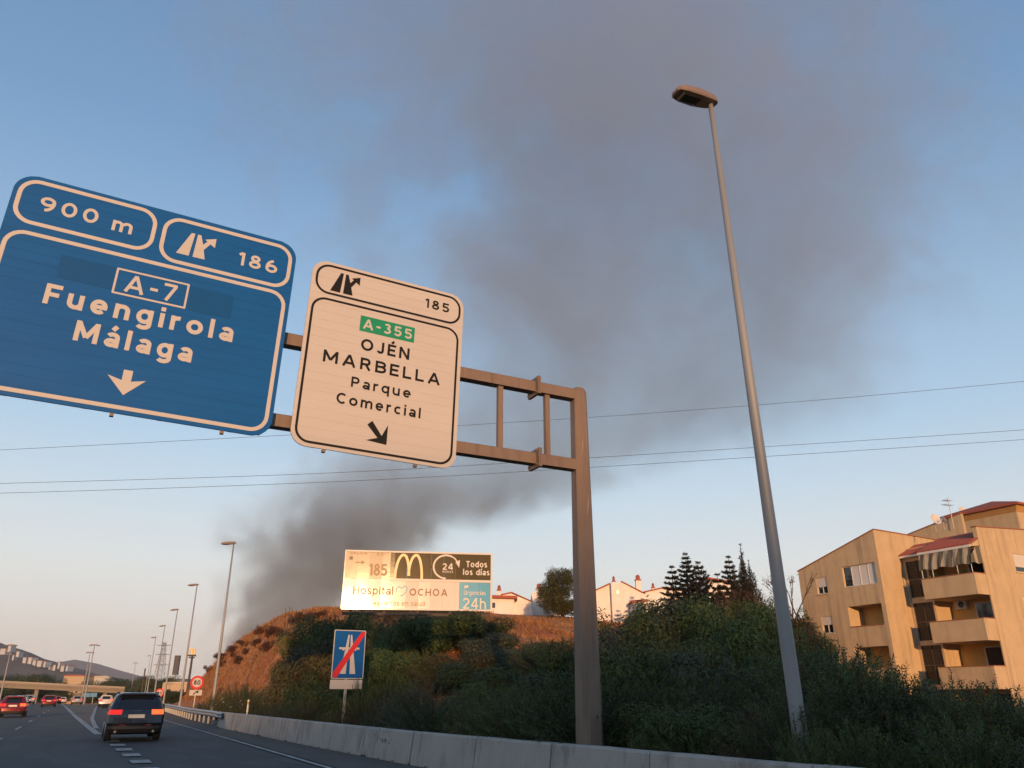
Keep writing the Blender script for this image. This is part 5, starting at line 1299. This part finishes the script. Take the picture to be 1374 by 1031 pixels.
# ------------------------------------------------------------------ overhead wires
wire_m = mat('dark_cable', (.05, .05, .055), rough=.6)
for lb, pts in (('uppermost thin power line crossing behind the gantry', ((-300, 616), (0, 604), (620, 571), (1000, 545), (1374, 512), (1700, 478))),
                ('middle power line crossing the sky behind the lamp pole', ((-300, 656), (0, 649), (440, 635), (800, 614), (1374, 577), (1700, 552))),
                ('lowest power line crossing just above the billboard', ((-300, 667), (0, 662), (440, 647), (800, 627), (1374, 590), (1700, 565)))):
    P_ = [at_f(a, c, 78) for a, c in pts]; out = []
    for i in range(len(P_) - 1):           # smooth sag through the points
        p0, p1, p2, p3 = P_[max(i - 1, 0)], P_[i], P_[i + 1], P_[min(i + 2, len(P_) - 1)]
        for k in range(8):
            t = k / 8; out.append(.5 * ((2 * p1) + (p2 - p0) * t + (2 * p0 - 5 * p1 + 4 * p2 - p3) * t * t + (3 * p1 - p0 - 3 * p2 + p3) * t ** 3))
    out.append(P_[-1])
    o = MB().tube(out, .022, 5).build('power_line', wire_m); tag(o, lb, 'cable', 'power lines across the sky')

# ------------------------------------------------------------------ cars
tyre_m = mat('tyre_rubber', (.015, .015, .016), rough=.8)
rim_m = mat('alloy_rim', (.3, .3, .31), rough=.35, metal=.8)
car_glass = mat('car_glass', (.012, .014, .018), rough=.05, spec=.7)
trim_m = mat('black_trim', (.014, .014, .015), rough=.55)
plate_m = mat('number_plate', (.6, .56, .48), rough=.5)
tail_m = mat('tail_light_lens', (.35, .01, .008), rough=.2, emit=(1.0, .03, .015), es=.35)
tail_hot = mat('lit_tail_light', (.5, .03, .01), rough=.2, emit=(1.0, .10, .02), es=1.1)
def car(x, y, label, paint_m, spec, rz=0.0, lit=True):
    """body lofted from outlines at rising heights; the rear faces -Y"""
    t = thing('car', label, 'car', (x, y, dip(y) + .03), rz, 'cars on the road')
    NR, NC, NS = 12, 5, 14
    def outline(z, w, yr, yf, r, rf):
        pts = []; rows = []
        def seg(a, b_, n):
            for i in range(n): pts.append((a[0] + (b_[0] - a[0]) * i / n, a[1] + (b_[1] - a[1]) * i / n))
        def arc(cx_, cy_, r_, a0, n):
            for i in range(n): a = R(a0 + 90 * i / n); pts.append((cx_ + r_ * math.cos(a), cy_ + r_ * math.sin(a)))
        bow = .06
        for i in range(NR):
            xx = -w + r + (2 * w - 2 * r) * i / NR; pts.append((xx, yr - bow * (1 - (xx / w) ** 2)))
        arc(w - r, yr + r, r, -90, NC)
        seg((w, yr + r), (w, yf - rf), NS); arc(w - rf, yf - rf, rf, 0, NC)
        for i in range(NR):
            xx = w - rf - (2 * w - 2 * rf) * i / NR; pts.append((xx, yf + bow * 1.5 * (1 - (xx / w) ** 2)))
        arc(-w + rf, yf - rf, rf, 90, NC); seg((-w, yf - rf), (-w, yr + r), NS); arc(-w + r, yr + r, r, 180, NC)
        return [(p[0], p[1], z) for p in pts]
    L = spec['layers']; loops = [outline(*l) for l in L]; n = len(loops[0])
    iR = set(range(1, NR - 1)); s0 = NR + NC
    sideR = set(range(s0 + 1, s0 + NS)); sideL = set(range(2 * NR + 3 * NC + NS, 2 * NR + 3 * NC + 2 * NS - 1)); front = set(range(s0 + NS + NC + 1, s0 + NS + NC + NR - 1))
    rear_lamp_R = set(range(NR - spec['lampn'], NR + 3)); rear_lamp_L = set(range(0, spec['lampn'])) | set(range(n - 4, n))
    body, rw, sw, ws, low = MB(), MB(), MB(), MB(), MB(); lamps = {0: MB(), 1: MB()}
    for k in range(len(L) - 1):
        zm = (L[k][0] + L[k + 1][0]) / 2
        for i in range(n):
            j = (i + 1) % n
            q = [loops[k][i], loops[k][j], loops[k + 1][j], loops[k + 1][i]]; tgt = body
            if zm < spec['trim']: tgt = low
            elif spec['glass'][0] < zm < spec['glass'][1]:
                if i in iR: tgt = rw
                elif i in sideR or i in sideL: tgt = sw
                elif i in front: tgt = ws
            elif spec['lamp'][0] < zm < spec['lamp'][1]:
                if i in rear_lamp_R: tgt = lamps[1]
                elif i in rear_lamp_L: tgt = lamps[0]
            tgt.add(q, [(0, 1, 2, 3)])
    body.add(loops[-1], [tuple(range(n))]); low.add(loops[0], [tuple(range(n - 1, -1, -1))])
    bd = body.build('body', paint_m, t, smooth=False)
    low.build('lower_bumper', trim_m, t)
    rw.build('rear_window', car_glass, t, smooth=False); sw.build('side_windows', car_glass, t); ws.build('windscreen', car_glass, t)
    for s_ in (0, 1): lamps[s_].build('tail_light', (tail_hot if (s_ == 1 and lit) else tail_m), t)
    w = spec['w']; zl = spec['plate']
    MB().box(-.27, .27, spec['py'] - .03, spec['py'] + .06, zl - .06, zl + .06).build('number_plate', plate_m, t)
    for sx_ in (-1, 1):
        for wy in (spec['wr'], spec['wf']):
            wl = MB().tube([(sx_ * (w - .24), wy, spec['rw']), (sx_ * (w - .22), wy, spec['rw']), (sx_ * (w - .03), wy, spec['rw']), (sx_ * (w - .01), wy, spec['rw'])], [spec['rw'] * .93, spec['rw'], spec['rw'], spec['rw'] * .92], 22).build('wheel', tyre_m, t)
            MB().tube([(sx_ * (w - .01), wy, spec['rw']), (sx_ * (w + .004), wy, spec['rw'])], [spec['rw'] * .66, spec['rw'] * .60], 16).build('rim', rim_m, wl)
        MB().cbox(sx_ * w - (.02 if sx_ > 0 else .19), sx_ * w + (.19 if sx_ > 0 else .02), spec['my'] - .07, spec['my'] + .07, spec['glass'][0] - .04, spec['glass'][0] + .11, .03).build('mirror', paint_m, t)
        MB().box(sx_ * spec['w'] * .70 - .02, sx_ * spec['w'] * .70 + .02, spec['roofy'][0], spec['roofy'][1], L[-1][0] - .035, L[-1][0] + .02).build('roof_rail', trim_m, t)
    MB().box(-w * .55, w * .55, spec['py'] - .02, spec['py'] + .05, spec['trim'] + .02, spec['trim'] + .05).build('reflector_strip', mat('dull_red_reflector', (.22, .01, .012), rough=.3), t)
    if spec is SUV:
        MB().tube([(-.05, .19, 1.13), (.36, .24, 1.19)], .012, 5).build('wiper', trim_m, t)
        for q_ in range(4): MB().tube([(-.105 + .07 * q_ + .042 * math.cos(2 * PI * i / 12), .035, .985 + .042 * math.sin(2 * PI * i / 12)) for i in range(13)], .007, 4, cap=False).build('ring_emblem', rim_m, t)
        for sx_ in (-.62, .62): MB().tube([(sx_, -.02, .34), (sx_, .2, .34)], .045, 8).build('exhaust', rim_m, t)
    if spec.get('spoiler'):
        z, yq = spec['spoiler']; MB().cbox(-w * .62, w * .62, yq - .16, yq + .1, z - .03, z + .03, .012).build('spoiler', paint_m, t)
    MB().tube([(0, spec['roofy'][0] + .25, L[-1][0]), (0, spec['roofy'][0] + .1, L[-1][0] + .09)], [.03, .008], 6).build('antenna', trim_m, t)
    return t
SUV = dict(w=.94, trim=.52, glass=(1.11, 1.50), lamp=(.90, 1.06), lampn=2, plate=.84, py=-.035, wr=.85, wf=3.65, rw=.37, my=3.05, roofy=(.75, 2.9), spoiler=(1.585, .52),
           layers=[(.24, .78, .20, 4.35, .25, .35), (.30, .88, .06, 4.45, .22, .4), (.42, .92, .0, 4.55, .2, .45), (.52, .93, .0, 4.6, .2, .45), (.62, .94, -.01, 4.6, .2, .45), (.80, .945, .03, 4.58, .2, .45), (.90, .945, .055, 4.55, .2, .45), (1.06, .92, .11, 4.45, .2, .45), (1.085, .91, .13, 3.9, .2, .5), (1.12, .895, .17, 3.4, .2, .5),
                   (1.30, .83, .33, 2.95, .2, .4), (1.48, .76, .50, 2.45, .2, .35), (1.53, .735, .48, 2.35, .2, .35), (1.60, .67, .54, 2.2, .25, .35), (1.64, .54, .72, 1.95, .3, .35)])
HAT = dict(w=.88, trim=.42, glass=(.98, 1.36), lamp=(.74, .95), lampn=2, plate=.78, py=-.03, wr=.75, wf=3.25, rw=.31, my=2.75, roofy=(.75, 2.2), spoiler=(1.42, .42),
           layers=[(.18, .74, .16, 3.9, .25, .35), (.24, .83, .05, 4.0, .22, .4), (.42, .87, .0, 4.1, .2, .45), (.60, .88, .0, 4.1, .2, .45), (.73, .885, .04, 4.08, .2, .45), (.75, .885, .045, 4.05, .2, .45), (.94, .865, .10, 3.75, .2, .5), (.99, .85, .14, 3.15, .2, .5),
                   (1.18, .77, .29, 2.7, .2, .4), (1.35, .69, .43, 2.3, .2, .35), (1.40, .66, .42, 2.2, .2, .35), (1.45, .58, .50, 2.05, .25, .35), (1.475, .45, .70, 1.85, .3, .35)])
def paintm(name, col, rough=.25): return mat(name, col, rough=rough, metal=.25, var=.04, coat=.6)
car(2.08, 33.4, 'dark blue-grey SUV ahead in the exit lane with its right tail light glowing', paintm('navy_paint', (.010, .012, .018)), SUV, rz=R(-.5))
car(-4.0, 73.0, 'bright red car cut by the left edge, tail lights lit', paintm('red_paint', (.16, .008, .010)), HAT)
car(-3.0, 128, 'smaller red car ahead between the left-edge car and the gore', paintm('red_paint', (.16, .008, .010)), HAT, lit=False)
car(3.75, 126, 'white car on the slip road left of the dark SUV', paintm('white_paint', (.55, .52, .48)), HAT, rz=R(-4))
car(-6.9, 141, 'dark car with glowing tail light just right of the left-edge red car', paintm('black_paint', (.015, .015, .018)), HAT)
car(-3.2, 190, 'far dark red car right of the smaller red car', paintm('maroon_paint', (.16, .015, .015)), HAT)
car(-2.6, 235, 'far white car between the red cars and the gore', paintm('white_paint', (.55, .52, .48)), HAT, lit=False)
car(-7.4, 176, 'silver car mostly hidden behind the red car at the left edge', paintm('silver_paint', (.30, .31, .33)), SUV)
car(5.2, 168, 'far red car half hidden behind the dark SUV', paintm('red_paint', (.16, .008, .010)), HAT, rz=R(-4))
car(.4, 168, 'silver car far ahead below the blue distant sign', paintm('silver_paint', (.30, .31, .33)), HAT, lit=False)

# ------------------------------------------------------------------ overpass, far signs, pylon, town
ov_m = streaked('overpass_concrete', (.22, .19, .16), (.13, .11, .09), amt=.6, sx=.3, sz=.4)
SB = 285.0
ov = thing('overpass', 'low concrete road bridge crossing the motorway in the distance at the left', 'bridge', (0, SB, dip(SB)))
zg = dip(SB)
pL, pRr = at_s(-40, 911.5, SB), at_s(163, 921.5, SB); qL, qR = at_s(-40, 922, SB), at_s(163, 929, SB)
sl_ = (pRr.z - pL.z) / (pRr.x - pL.x)
def ovb(x0, x1, zt, zb_, y0, y1, name, m):
    f = lambda x: pL.z + (x - pL.x) * sl_ - zg
    return MB().loft([[(x, y0, f(x) + zb_), (x, y1, f(x) + zb_), (x, y1, f(x) + zt), (x, y0, f(x) + zt)] for x in (x0, x1)]).build(name, m, ov)
xe = pRr.x + 1
ovb(-70, xe, -.95, -1.9, .6, 9.4, 'deck_girder', ov_m); ovb(-70, xe, -.5, -.948, 0, 10, 'deck_slab', ov_m); ovb(-70, xe, 0, -.498, -.1, .2, 'parapet', mat('pale_parapet', (.30, .26, .215), rough=.8, var=.15)); ovb(-70, xe, 0, -.498, 9.8, 10.1, 'parapet', MATS['pale_parapet'])
for x in (-48, -29, -10.5, 8):
    if x < xe: MB().box(x - .5, x + .5, 2, 8, -.5, pL.z + (x - pL.x) * sl_ - zg - 1.88).build('pier', ov_m, ov)
def solid(name, label, cat, px0, px1, pyt, pyb, F, depth, m, group=None, roof=None):
    a, c = at_f(px0, pyb, F), at_f(px1, pyb, F); g = min(ter(a.x, a.y), a.z, -1.0)
    t = thing(name, label, cat, ((a.x + c.x) / 2, (a.y + c.y) / 2, g), -YAW, group); hw = (c - a).length / 2; h = at_f(px0, pyt, F).z - g
    MB().box(-hw, hw, 0, depth, 0, h).build('wall', m, t)
    if roof:
        e = hw * .04
        MB().prism([(-hw - e, h + .01), (hw + e, h + .01), (hw * .8, h + hw * .12), (-hw * .8, h + hw * .12)], -e, depth + e).build('roof', roof, t)
    nw = max(2, int(hw / 2.2))
    for k in range(min(nw, 8)):
        xx = -hw + (k + .5) * 2 * hw / min(nw, 8)
        MB().box(xx - .6, xx + .6, -.04, -.004, h * .42, h * .72).build('window', winglass, t)
    return t
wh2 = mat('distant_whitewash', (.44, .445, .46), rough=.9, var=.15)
roof_g = mat('pale_sheet_roof', (.42, .36, .29), rough=.7, var=.15); wh3 = mat('warehouse_cladding', (.40, .30, .20), rough=.8, var=.15)
solid('warehouse', 'long red-roofed shed beyond the overpass at the left', 'building', 84, 112, 907.5, 916, 420, 14, wh3, None, tile_m)
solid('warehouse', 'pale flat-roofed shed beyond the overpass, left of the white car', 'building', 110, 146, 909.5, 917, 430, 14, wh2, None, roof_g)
solid('warehouse', 'cream industrial hall behind the dark SUV, below the arches sign', 'building', 216, 252, 917.5, 934, 240, 20, wh3, None, roof_g)
solid('warehouse', 'bluish grey office block beside the cream industrial hall', 'building', 222, 246, 911, 930, 330, 16, mat('blue_grey_cladding', (.16, .19, .24), rough=.6, var=.15), None)
# dark trees at the far left, behind the overpass and the slip road
for (px, py, F, w, lb) in ((8, 898, 300, 26, 'broad dark tree mass beyond the overpass at the left edge'), (28, 900, 310, 20, 'dark tree beyond the overpass under the white houses'), (54, 905, 320, 12, 'small dark round tree beyond the overpass'), (78, 905, 320, 12, 'small dark round tree beside the red-roofed shed'), (150, 911, 380, 20, 'dark green tree left of the slip road lamps'), (166, 906, 380, 20, 'large dark green tree above the dark SUV'), (186, 909, 370, 20, 'dark green tree right above the dark SUV'), (200, 908, 300, 16, 'dark tree behind the fifth and sixth lamps'), (216, 905, 260, 12, 'dark tree left of the cream industrial hall'), (232, 930, 175, 8, 'dark bush in front of the cream industrial hall'), (224, 931, 165, 7, 'dark bush right of the far 80 sign'), (246, 930, 150, 6, 'dark bush at the foot of the red slope by the third lamp'), (40, 925, 420, 26, 'dark tree under the overpass, left'), (70, 925, 430, 26, 'dark tree under the overpass above the smaller red car'), (100, 924, 430, 26, 'dark tree under the overpass, middle'), (128, 926, 430, 24, 'dark tree under the overpass above the white car'), (12, 924, 420, 26, 'dark tree under the overpass at the left edge'), (150, 928, 420, 20, 'dark tree under the right end of the overpass')):
    p = at_f(px, py, F); h = p.z - min(ter(p.x, p.y), dip(p.y))
    t = bush('distant_tree', FEA, p.x, p.y, max(2.5, h), w, lb, 'distant dark trees'); t['category'] = 'tree'
    for ch in t.children: ch.name = 'crown' if ch.name.startswith('foliage') else 'trunk'
# white houses scattered on the far hillside
rh = random.Random(6)
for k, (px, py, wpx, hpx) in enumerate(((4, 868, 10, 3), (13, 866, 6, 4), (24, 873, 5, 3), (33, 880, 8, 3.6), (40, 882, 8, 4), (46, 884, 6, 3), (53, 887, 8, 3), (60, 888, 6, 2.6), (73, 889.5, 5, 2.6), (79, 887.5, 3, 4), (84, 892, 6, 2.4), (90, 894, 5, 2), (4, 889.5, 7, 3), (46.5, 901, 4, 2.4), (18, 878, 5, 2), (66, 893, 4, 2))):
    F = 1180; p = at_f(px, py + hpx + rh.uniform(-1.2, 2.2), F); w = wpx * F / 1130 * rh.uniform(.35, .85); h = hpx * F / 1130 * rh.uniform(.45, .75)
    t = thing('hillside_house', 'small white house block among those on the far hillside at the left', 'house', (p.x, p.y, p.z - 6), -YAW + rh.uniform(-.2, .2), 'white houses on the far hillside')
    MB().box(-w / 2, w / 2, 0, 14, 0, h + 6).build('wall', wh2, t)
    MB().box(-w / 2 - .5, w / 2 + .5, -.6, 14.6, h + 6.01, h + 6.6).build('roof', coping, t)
# far blue gantry sign, arches pole sign, leaning pole, pylon
p = at_f(120.5, 933, 230); bs = thing('direction_sign', 'tiny blue direction sign far down the road under the overpass', 'road sign', (p.x, p.y, dip(p.y)), group='far blue sign')
z = p.z - bs.location.z
MB().box(-1.75, -.05, 0, .06, z - .5, z + .55).build('panel', mat('sky_blue_sign', (.06, .20, .36), rough=.5), bs); MB().box(.05, 1.75, 0, .06, z - .45, z + .6).build('panel', MATS['sky_blue_sign'], bs)
for dx in (-.9, .9): MB().box(dx - .06, dx + .06, .07, .17, 0, z + .5).build('post', galv, bs)
FS = 215.0; p = at_f(252.5, 877, FS); g = min(ter(p.x, p.y), dip(p.y))
p.x += 1.0
asn = thing('pole_sign', 'golden double arches sign on a tall pole behind the third lamp', 'sign', (p.x, p.y, g), -YAW)
k = FS / 1130.0 * .8; zc = p.z - g
gold = mat('golden_sign_plastic', (.70, .38, .05), rough=.35, emit=(1.0, .55, .12), es=.15)
ga = MB()
for cx_ in (-2.2, 2.2):
    pth = [(cx_ * k * 1.15 + 2.5 * k * math.cos(a), zc - 2.0 * k + 9.5 * k * math.sin(a)) for a in [PI * i / 20 for i in range(21)]]
    Ls, Rs = stroke_poly(pth, 1.35 * k)
    loops = [[(Ls[i][0], -.2 + .02 * (cx_ > 0), Ls[i][1]), (Rs[i][0], -.2 + .02 * (cx_ > 0), Rs[i][1]), (Rs[i][0], .2, Rs[i][1]), (Ls[i][0], .2, Ls[i][1])] for i in range(21)]
    ga.loft(loops)
ga.build('arches', gold, asn)
MB().prism(rrect(-6.3 * k, 6.3 * k, zc - 4.6 * k, zc - 1.9 * k, .3 * k), -.3, .3).build('name_board', dsteel, asn); MB().prism(rrect(-4.5 * k, 4.5 * k, zc - 7.6 * k, zc - 5.6 * k, .3 * k), -.25, .25).build('lower_board', dsteel, asn)
MB().tube([(0, .3, -.5), (0, .3, zc - 2 * k)], [.35, .25], 10).build('pole', dsteel, asn)
p = at_f(190, 930, 240); q = at_f(195, 897, 240)
lp = thing('pole', 'plain dark leaning pole left of the fifth lamp', 'pole', (p.x, p.y, dip(p.y))); MB().tube([(0, 0, -.3), (q.x - p.x, q.y - p.y, q.z - dip(p.y))], [.22, .18], 8).build('shaft', dsteel, lp)
FP = 420.0; p = at_f(221, 862, FP); g = -3.0; H = p.z - g
py_ = thing('pylon', 'lattice electricity pylon standing behind the row of slip road lamps', 'pylon', (p.x, p.y, g), -YAW)
ly = MB(); 
def pw(z): return 2.4 * (1 - z / H) + .55
lev = [H * i / 12 for i in range(13)]
for sx_ in (-1, 1):
    for sy_ in (-1, 1): ly.tube([(sx_ * pw(0), sy_ * pw(0), 0), (sx_ * pw(H), sy_ * pw(H), H)], .14, 4)
for a, c in zip(lev, lev[1:]):
    for s_ in (-1, 1):
        ly.tube([(-pw(a), s_ * pw(a), a), (pw(c), s_ * pw(c), c)], .08, 4); ly.tube([(pw(a), s_ * pw(a), a), (-pw(c), s_ * pw(c), c)], .08, 4)
        ly.tube([(s_ * pw(a), -pw(a), a), (s_ * pw(c), pw(c), c)], .08, 4)
ly.build('lattice', galv, py_)
for zz in (.95, .80, .63): MB().tube([(-3.6, 0, H * zz), (3.6, 0, H * zz)], .16, 4).build('cross_arm', galv, py_)
p = at_f(236, 893, 300); bbp = thing('advertising_tower', 'dark upright advertising panel on a mast right of the pylon', 'sign', (p.x, p.y, dip(p.y)), -YAW)
z = p.z - bbp.location.z; MB().box(-.9, .9, 0, 1.2, z - 3.2, z + 3.4).build('panel', mat('dark_panel', (.05, .05, .06), rough=.5), bbp); MB().tube([(0, .6, 0), (0, .6, z - 3)], .25, 8).build('mast', galv, bbp)

# ------------------------------------------------------------------ smoke of a fire behind the hill
def smoke(name, label, table, F0, dens_tab, noise_scale, seed, col, lean=0.0, ky=1.0, step=.28, amp=(.5, .5)):
    """table: (z, centre X in the camera's right direction, radius); F0 forward distance"""
    org = camframe(table[0][1], F0, 0)
    zs = [q[0] for q in table]; z0, z1 = zs[0], zs[-1]
    mb = MB(); loops = []
    for zq in np.linspace(z0, z1, 22):
        cx_ = lerp_tab([(q[0], q[1]) for q in table], zq) - table[0][1]; r = lerp_tab([(q[0], q[2]) for q in table], zq) * 1.12
        loops.append([(cx_ + r * math.cos(2 * PI * i / 28), -lean * (zq - z0) + ky * r * math.sin(2 * PI * i / 28), zq) for i in range(28)])
    mb.loft(loops)
    m = bpy.data.materials.new(name + '_volume'); m.use_nodes = True; nt = m.node_tree; nt.nodes.clear()
    out = nd(nt, 'ShaderNodeOutputMaterial'); pv = nd(nt, 'ShaderNodeVolumePrincipled'); nt.links.new(pv.outputs[0], out.inputs['Volume'])
    pv.inputs['Color'].default_value = (*col, 1); pv.inputs['Anisotropy'].default_value = 0.0
    tc = nd(nt, 'ShaderNodeTexCoord'); sx_ = nd(nt, 'ShaderNodeSeparateXYZ'); nt.links.new(tc.outputs['Object'], sx_.inputs[0])
    def mth(op, a, b_=None, c_=None):
        n_ = nd(nt, 'ShaderNodeMath', operation=op)
        for i, v_ in enumerate((a, b_, c_)):
            if v_ is None: continue
            if isinstance(v_, (int, float)): n_.inputs[i].default_value = v_
            else: nt.links.new(v_, n_.inputs[i])
        return n_.outputs[0]
    zn = nd(nt, 'ShaderNodeMapRange'); zn.inputs[1].default_value = z0; zn.inputs[2].default_value = z1
    nt.links.new(sx_.outputs[2], zn.inputs[0])
    def curve(tab):
        r_ = nd(nt, 'ShaderNodeValToRGB'); cr = r_.color_ramp; cr.interpolation = 'LINEAR'
        while len(cr.elements) < len(tab): cr.elements.new(.5)
        vals = [q[1] for q in tab]; lo, hi = min(vals), max(vals); d_ = (hi - lo) or 1
        for e_, q in zip(cr.elements, tab): e_.position = (q[0] - z0) / (z1 - z0)
        for e_, q in zip(sorted(cr.elements, key=lambda e: e.position), tab): v_ = (q[1] - lo) / d_; e_.color = (v_, v_, v_, 1)
        nt.links.new(zn.outputs[0], r_.inputs[0])
        return mth('MULTIPLY_ADD', r_.outputs[0], d_, lo)
    cxn = curve([(q[0], q[1] - table[0][1]) for q in table]); rn = curve([(q[0], q[2]) for q in table]); dn = curve(dens_tab)
    dx = mth('SUBTRACT', sx_.outputs[0], cxn)
    cyn = mth('MULTIPLY', mth('SUBTRACT', sx_.outputs[2], z0), -lean)
    dy = mth('DIVIDE', mth('SUBTRACT', sx_.outputs[1], cyn), ky)
    rr_ = mth('DIVIDE', mth('SQRT', mth('ADD', mth('MULTIPLY', dx, dx), mth('MULTIPLY', dy, dy))), rn)
    def noise(scale, detail, dist, off):
        mp_ = nd(nt, 'ShaderNodeMapping'); mp_.inputs['Location'].default_value = (off, seed, off * .3); nt.links.new(tc.outputs['Object'], mp_.inputs[0])
        nn = nd(nt, 'ShaderNodeTexNoise'); nn.inputs['Scale'].default_value = scale; nn.inputs['Detail'].default_value = detail; nn.inputs['Roughness'].default_value = .55; nn.inputs['Distortion'].default_value = dist
        nt.links.new(mp_.outputs[0], nn.inputs['Vector']); return nn.outputs[0]
    n1 = noise(noise_scale, 3, .5, 3.0); n2 = noise(noise_scale * 3.4, 7, 1.0, 11.0)
    an = curve([(z0, amp[0]), (z0 + (z1 - z0) * .16, amp[0]), (z0 + (z1 - z0) * .40, amp[1]), (z1, amp[1])])
    rn_ = mth('ADD', rr_, mth('ADD', mth('MULTIPLY', mth('SUBTRACT', n1, .5), an), mth('MULTIPLY', mth('SUBTRACT', n2, .5), 1.5)))
    fall = nd(nt, 'ShaderNodeMapRange'); fall.interpolation_type = 'SMOOTHSTEP'; fall.inputs[1].default_value = .84; fall.inputs[2].default_value = .22; nt.links.new(rn_, fall.inputs[0])
    edge = nd(nt, 'ShaderNodeMapRange'); edge.interpolation_type = 'SMOOTHSTEP'; edge.inputs[1].default_value = 1.1; edge.inputs[2].default_value = .8; nt.links.new(rr_, edge.inputs[0])
    d_ = mth('MULTIPLY', mth('MULTIPLY', fall.outputs[0], edge.outputs[0]), dn)
    nt.links.new(d_, pv.inputs['Density'])
    m.cycles.volume_step_rate = step
    o = mb.build(name, m); o.location = org; o.rotation_euler = (0, 0, -YAW)
    o['kind'] = 'stuff'; o['label'] = label; o['category'] = 'smoke'
    return o
smoke('smoke_plume', 'wide brown-grey smoke plume rising from behind the red hill and spreading over the sky',
      [(8, -77, 18), (30, -67, 29), (48, -54, 48), (60, -36, 68), (70, -12, 88), (82, 16, 106), (106, 54, 132), (165, 52, 160), (237, 34, 205), (325, 24, 235)], 250,
      [(8, .11), (30, .10), (48, .068), (60, .036), (70, .020), (82, .0108), (106, .0096), (165, .0086), (237, .0056), (325, .0034)], .015, 4.0, (.57, .595, .63), ky=.65, amp=(.35, 1.9))
smoke('smoke_wisp', 'small grey smoke wisp rising behind the left flank of the red hill', [(3, -82, 3), (7, -81, 5), (13, -79, 6), (19, -77, 5.5), (26, -74, 4)], 235, [(3, .16), (7, .16), (13, .11), (19, .06), (26, .0)], .14, 9.0, (.55, .52, .53))

# ------------------------------------------------------------------ thin evening haze
hzm = bpy.data.materials.new('haze_volume'); hzm.use_nodes = True; nt = hzm.node_tree; nt.nodes.clear()
out = nd(nt, 'ShaderNodeOutputMaterial'); pv = nd(nt, 'ShaderNodeVolumePrincipled'); nt.links.new(pv.outputs[0], out.inputs['Volume'])
pv.inputs['Color'].default_value = (.92, .90, .92, 1); pv.inputs['Density'].default_value = .00012
stuff(MB().box(-5800, 5800, -720, 5800, -12, 335).build('haze', hzm))
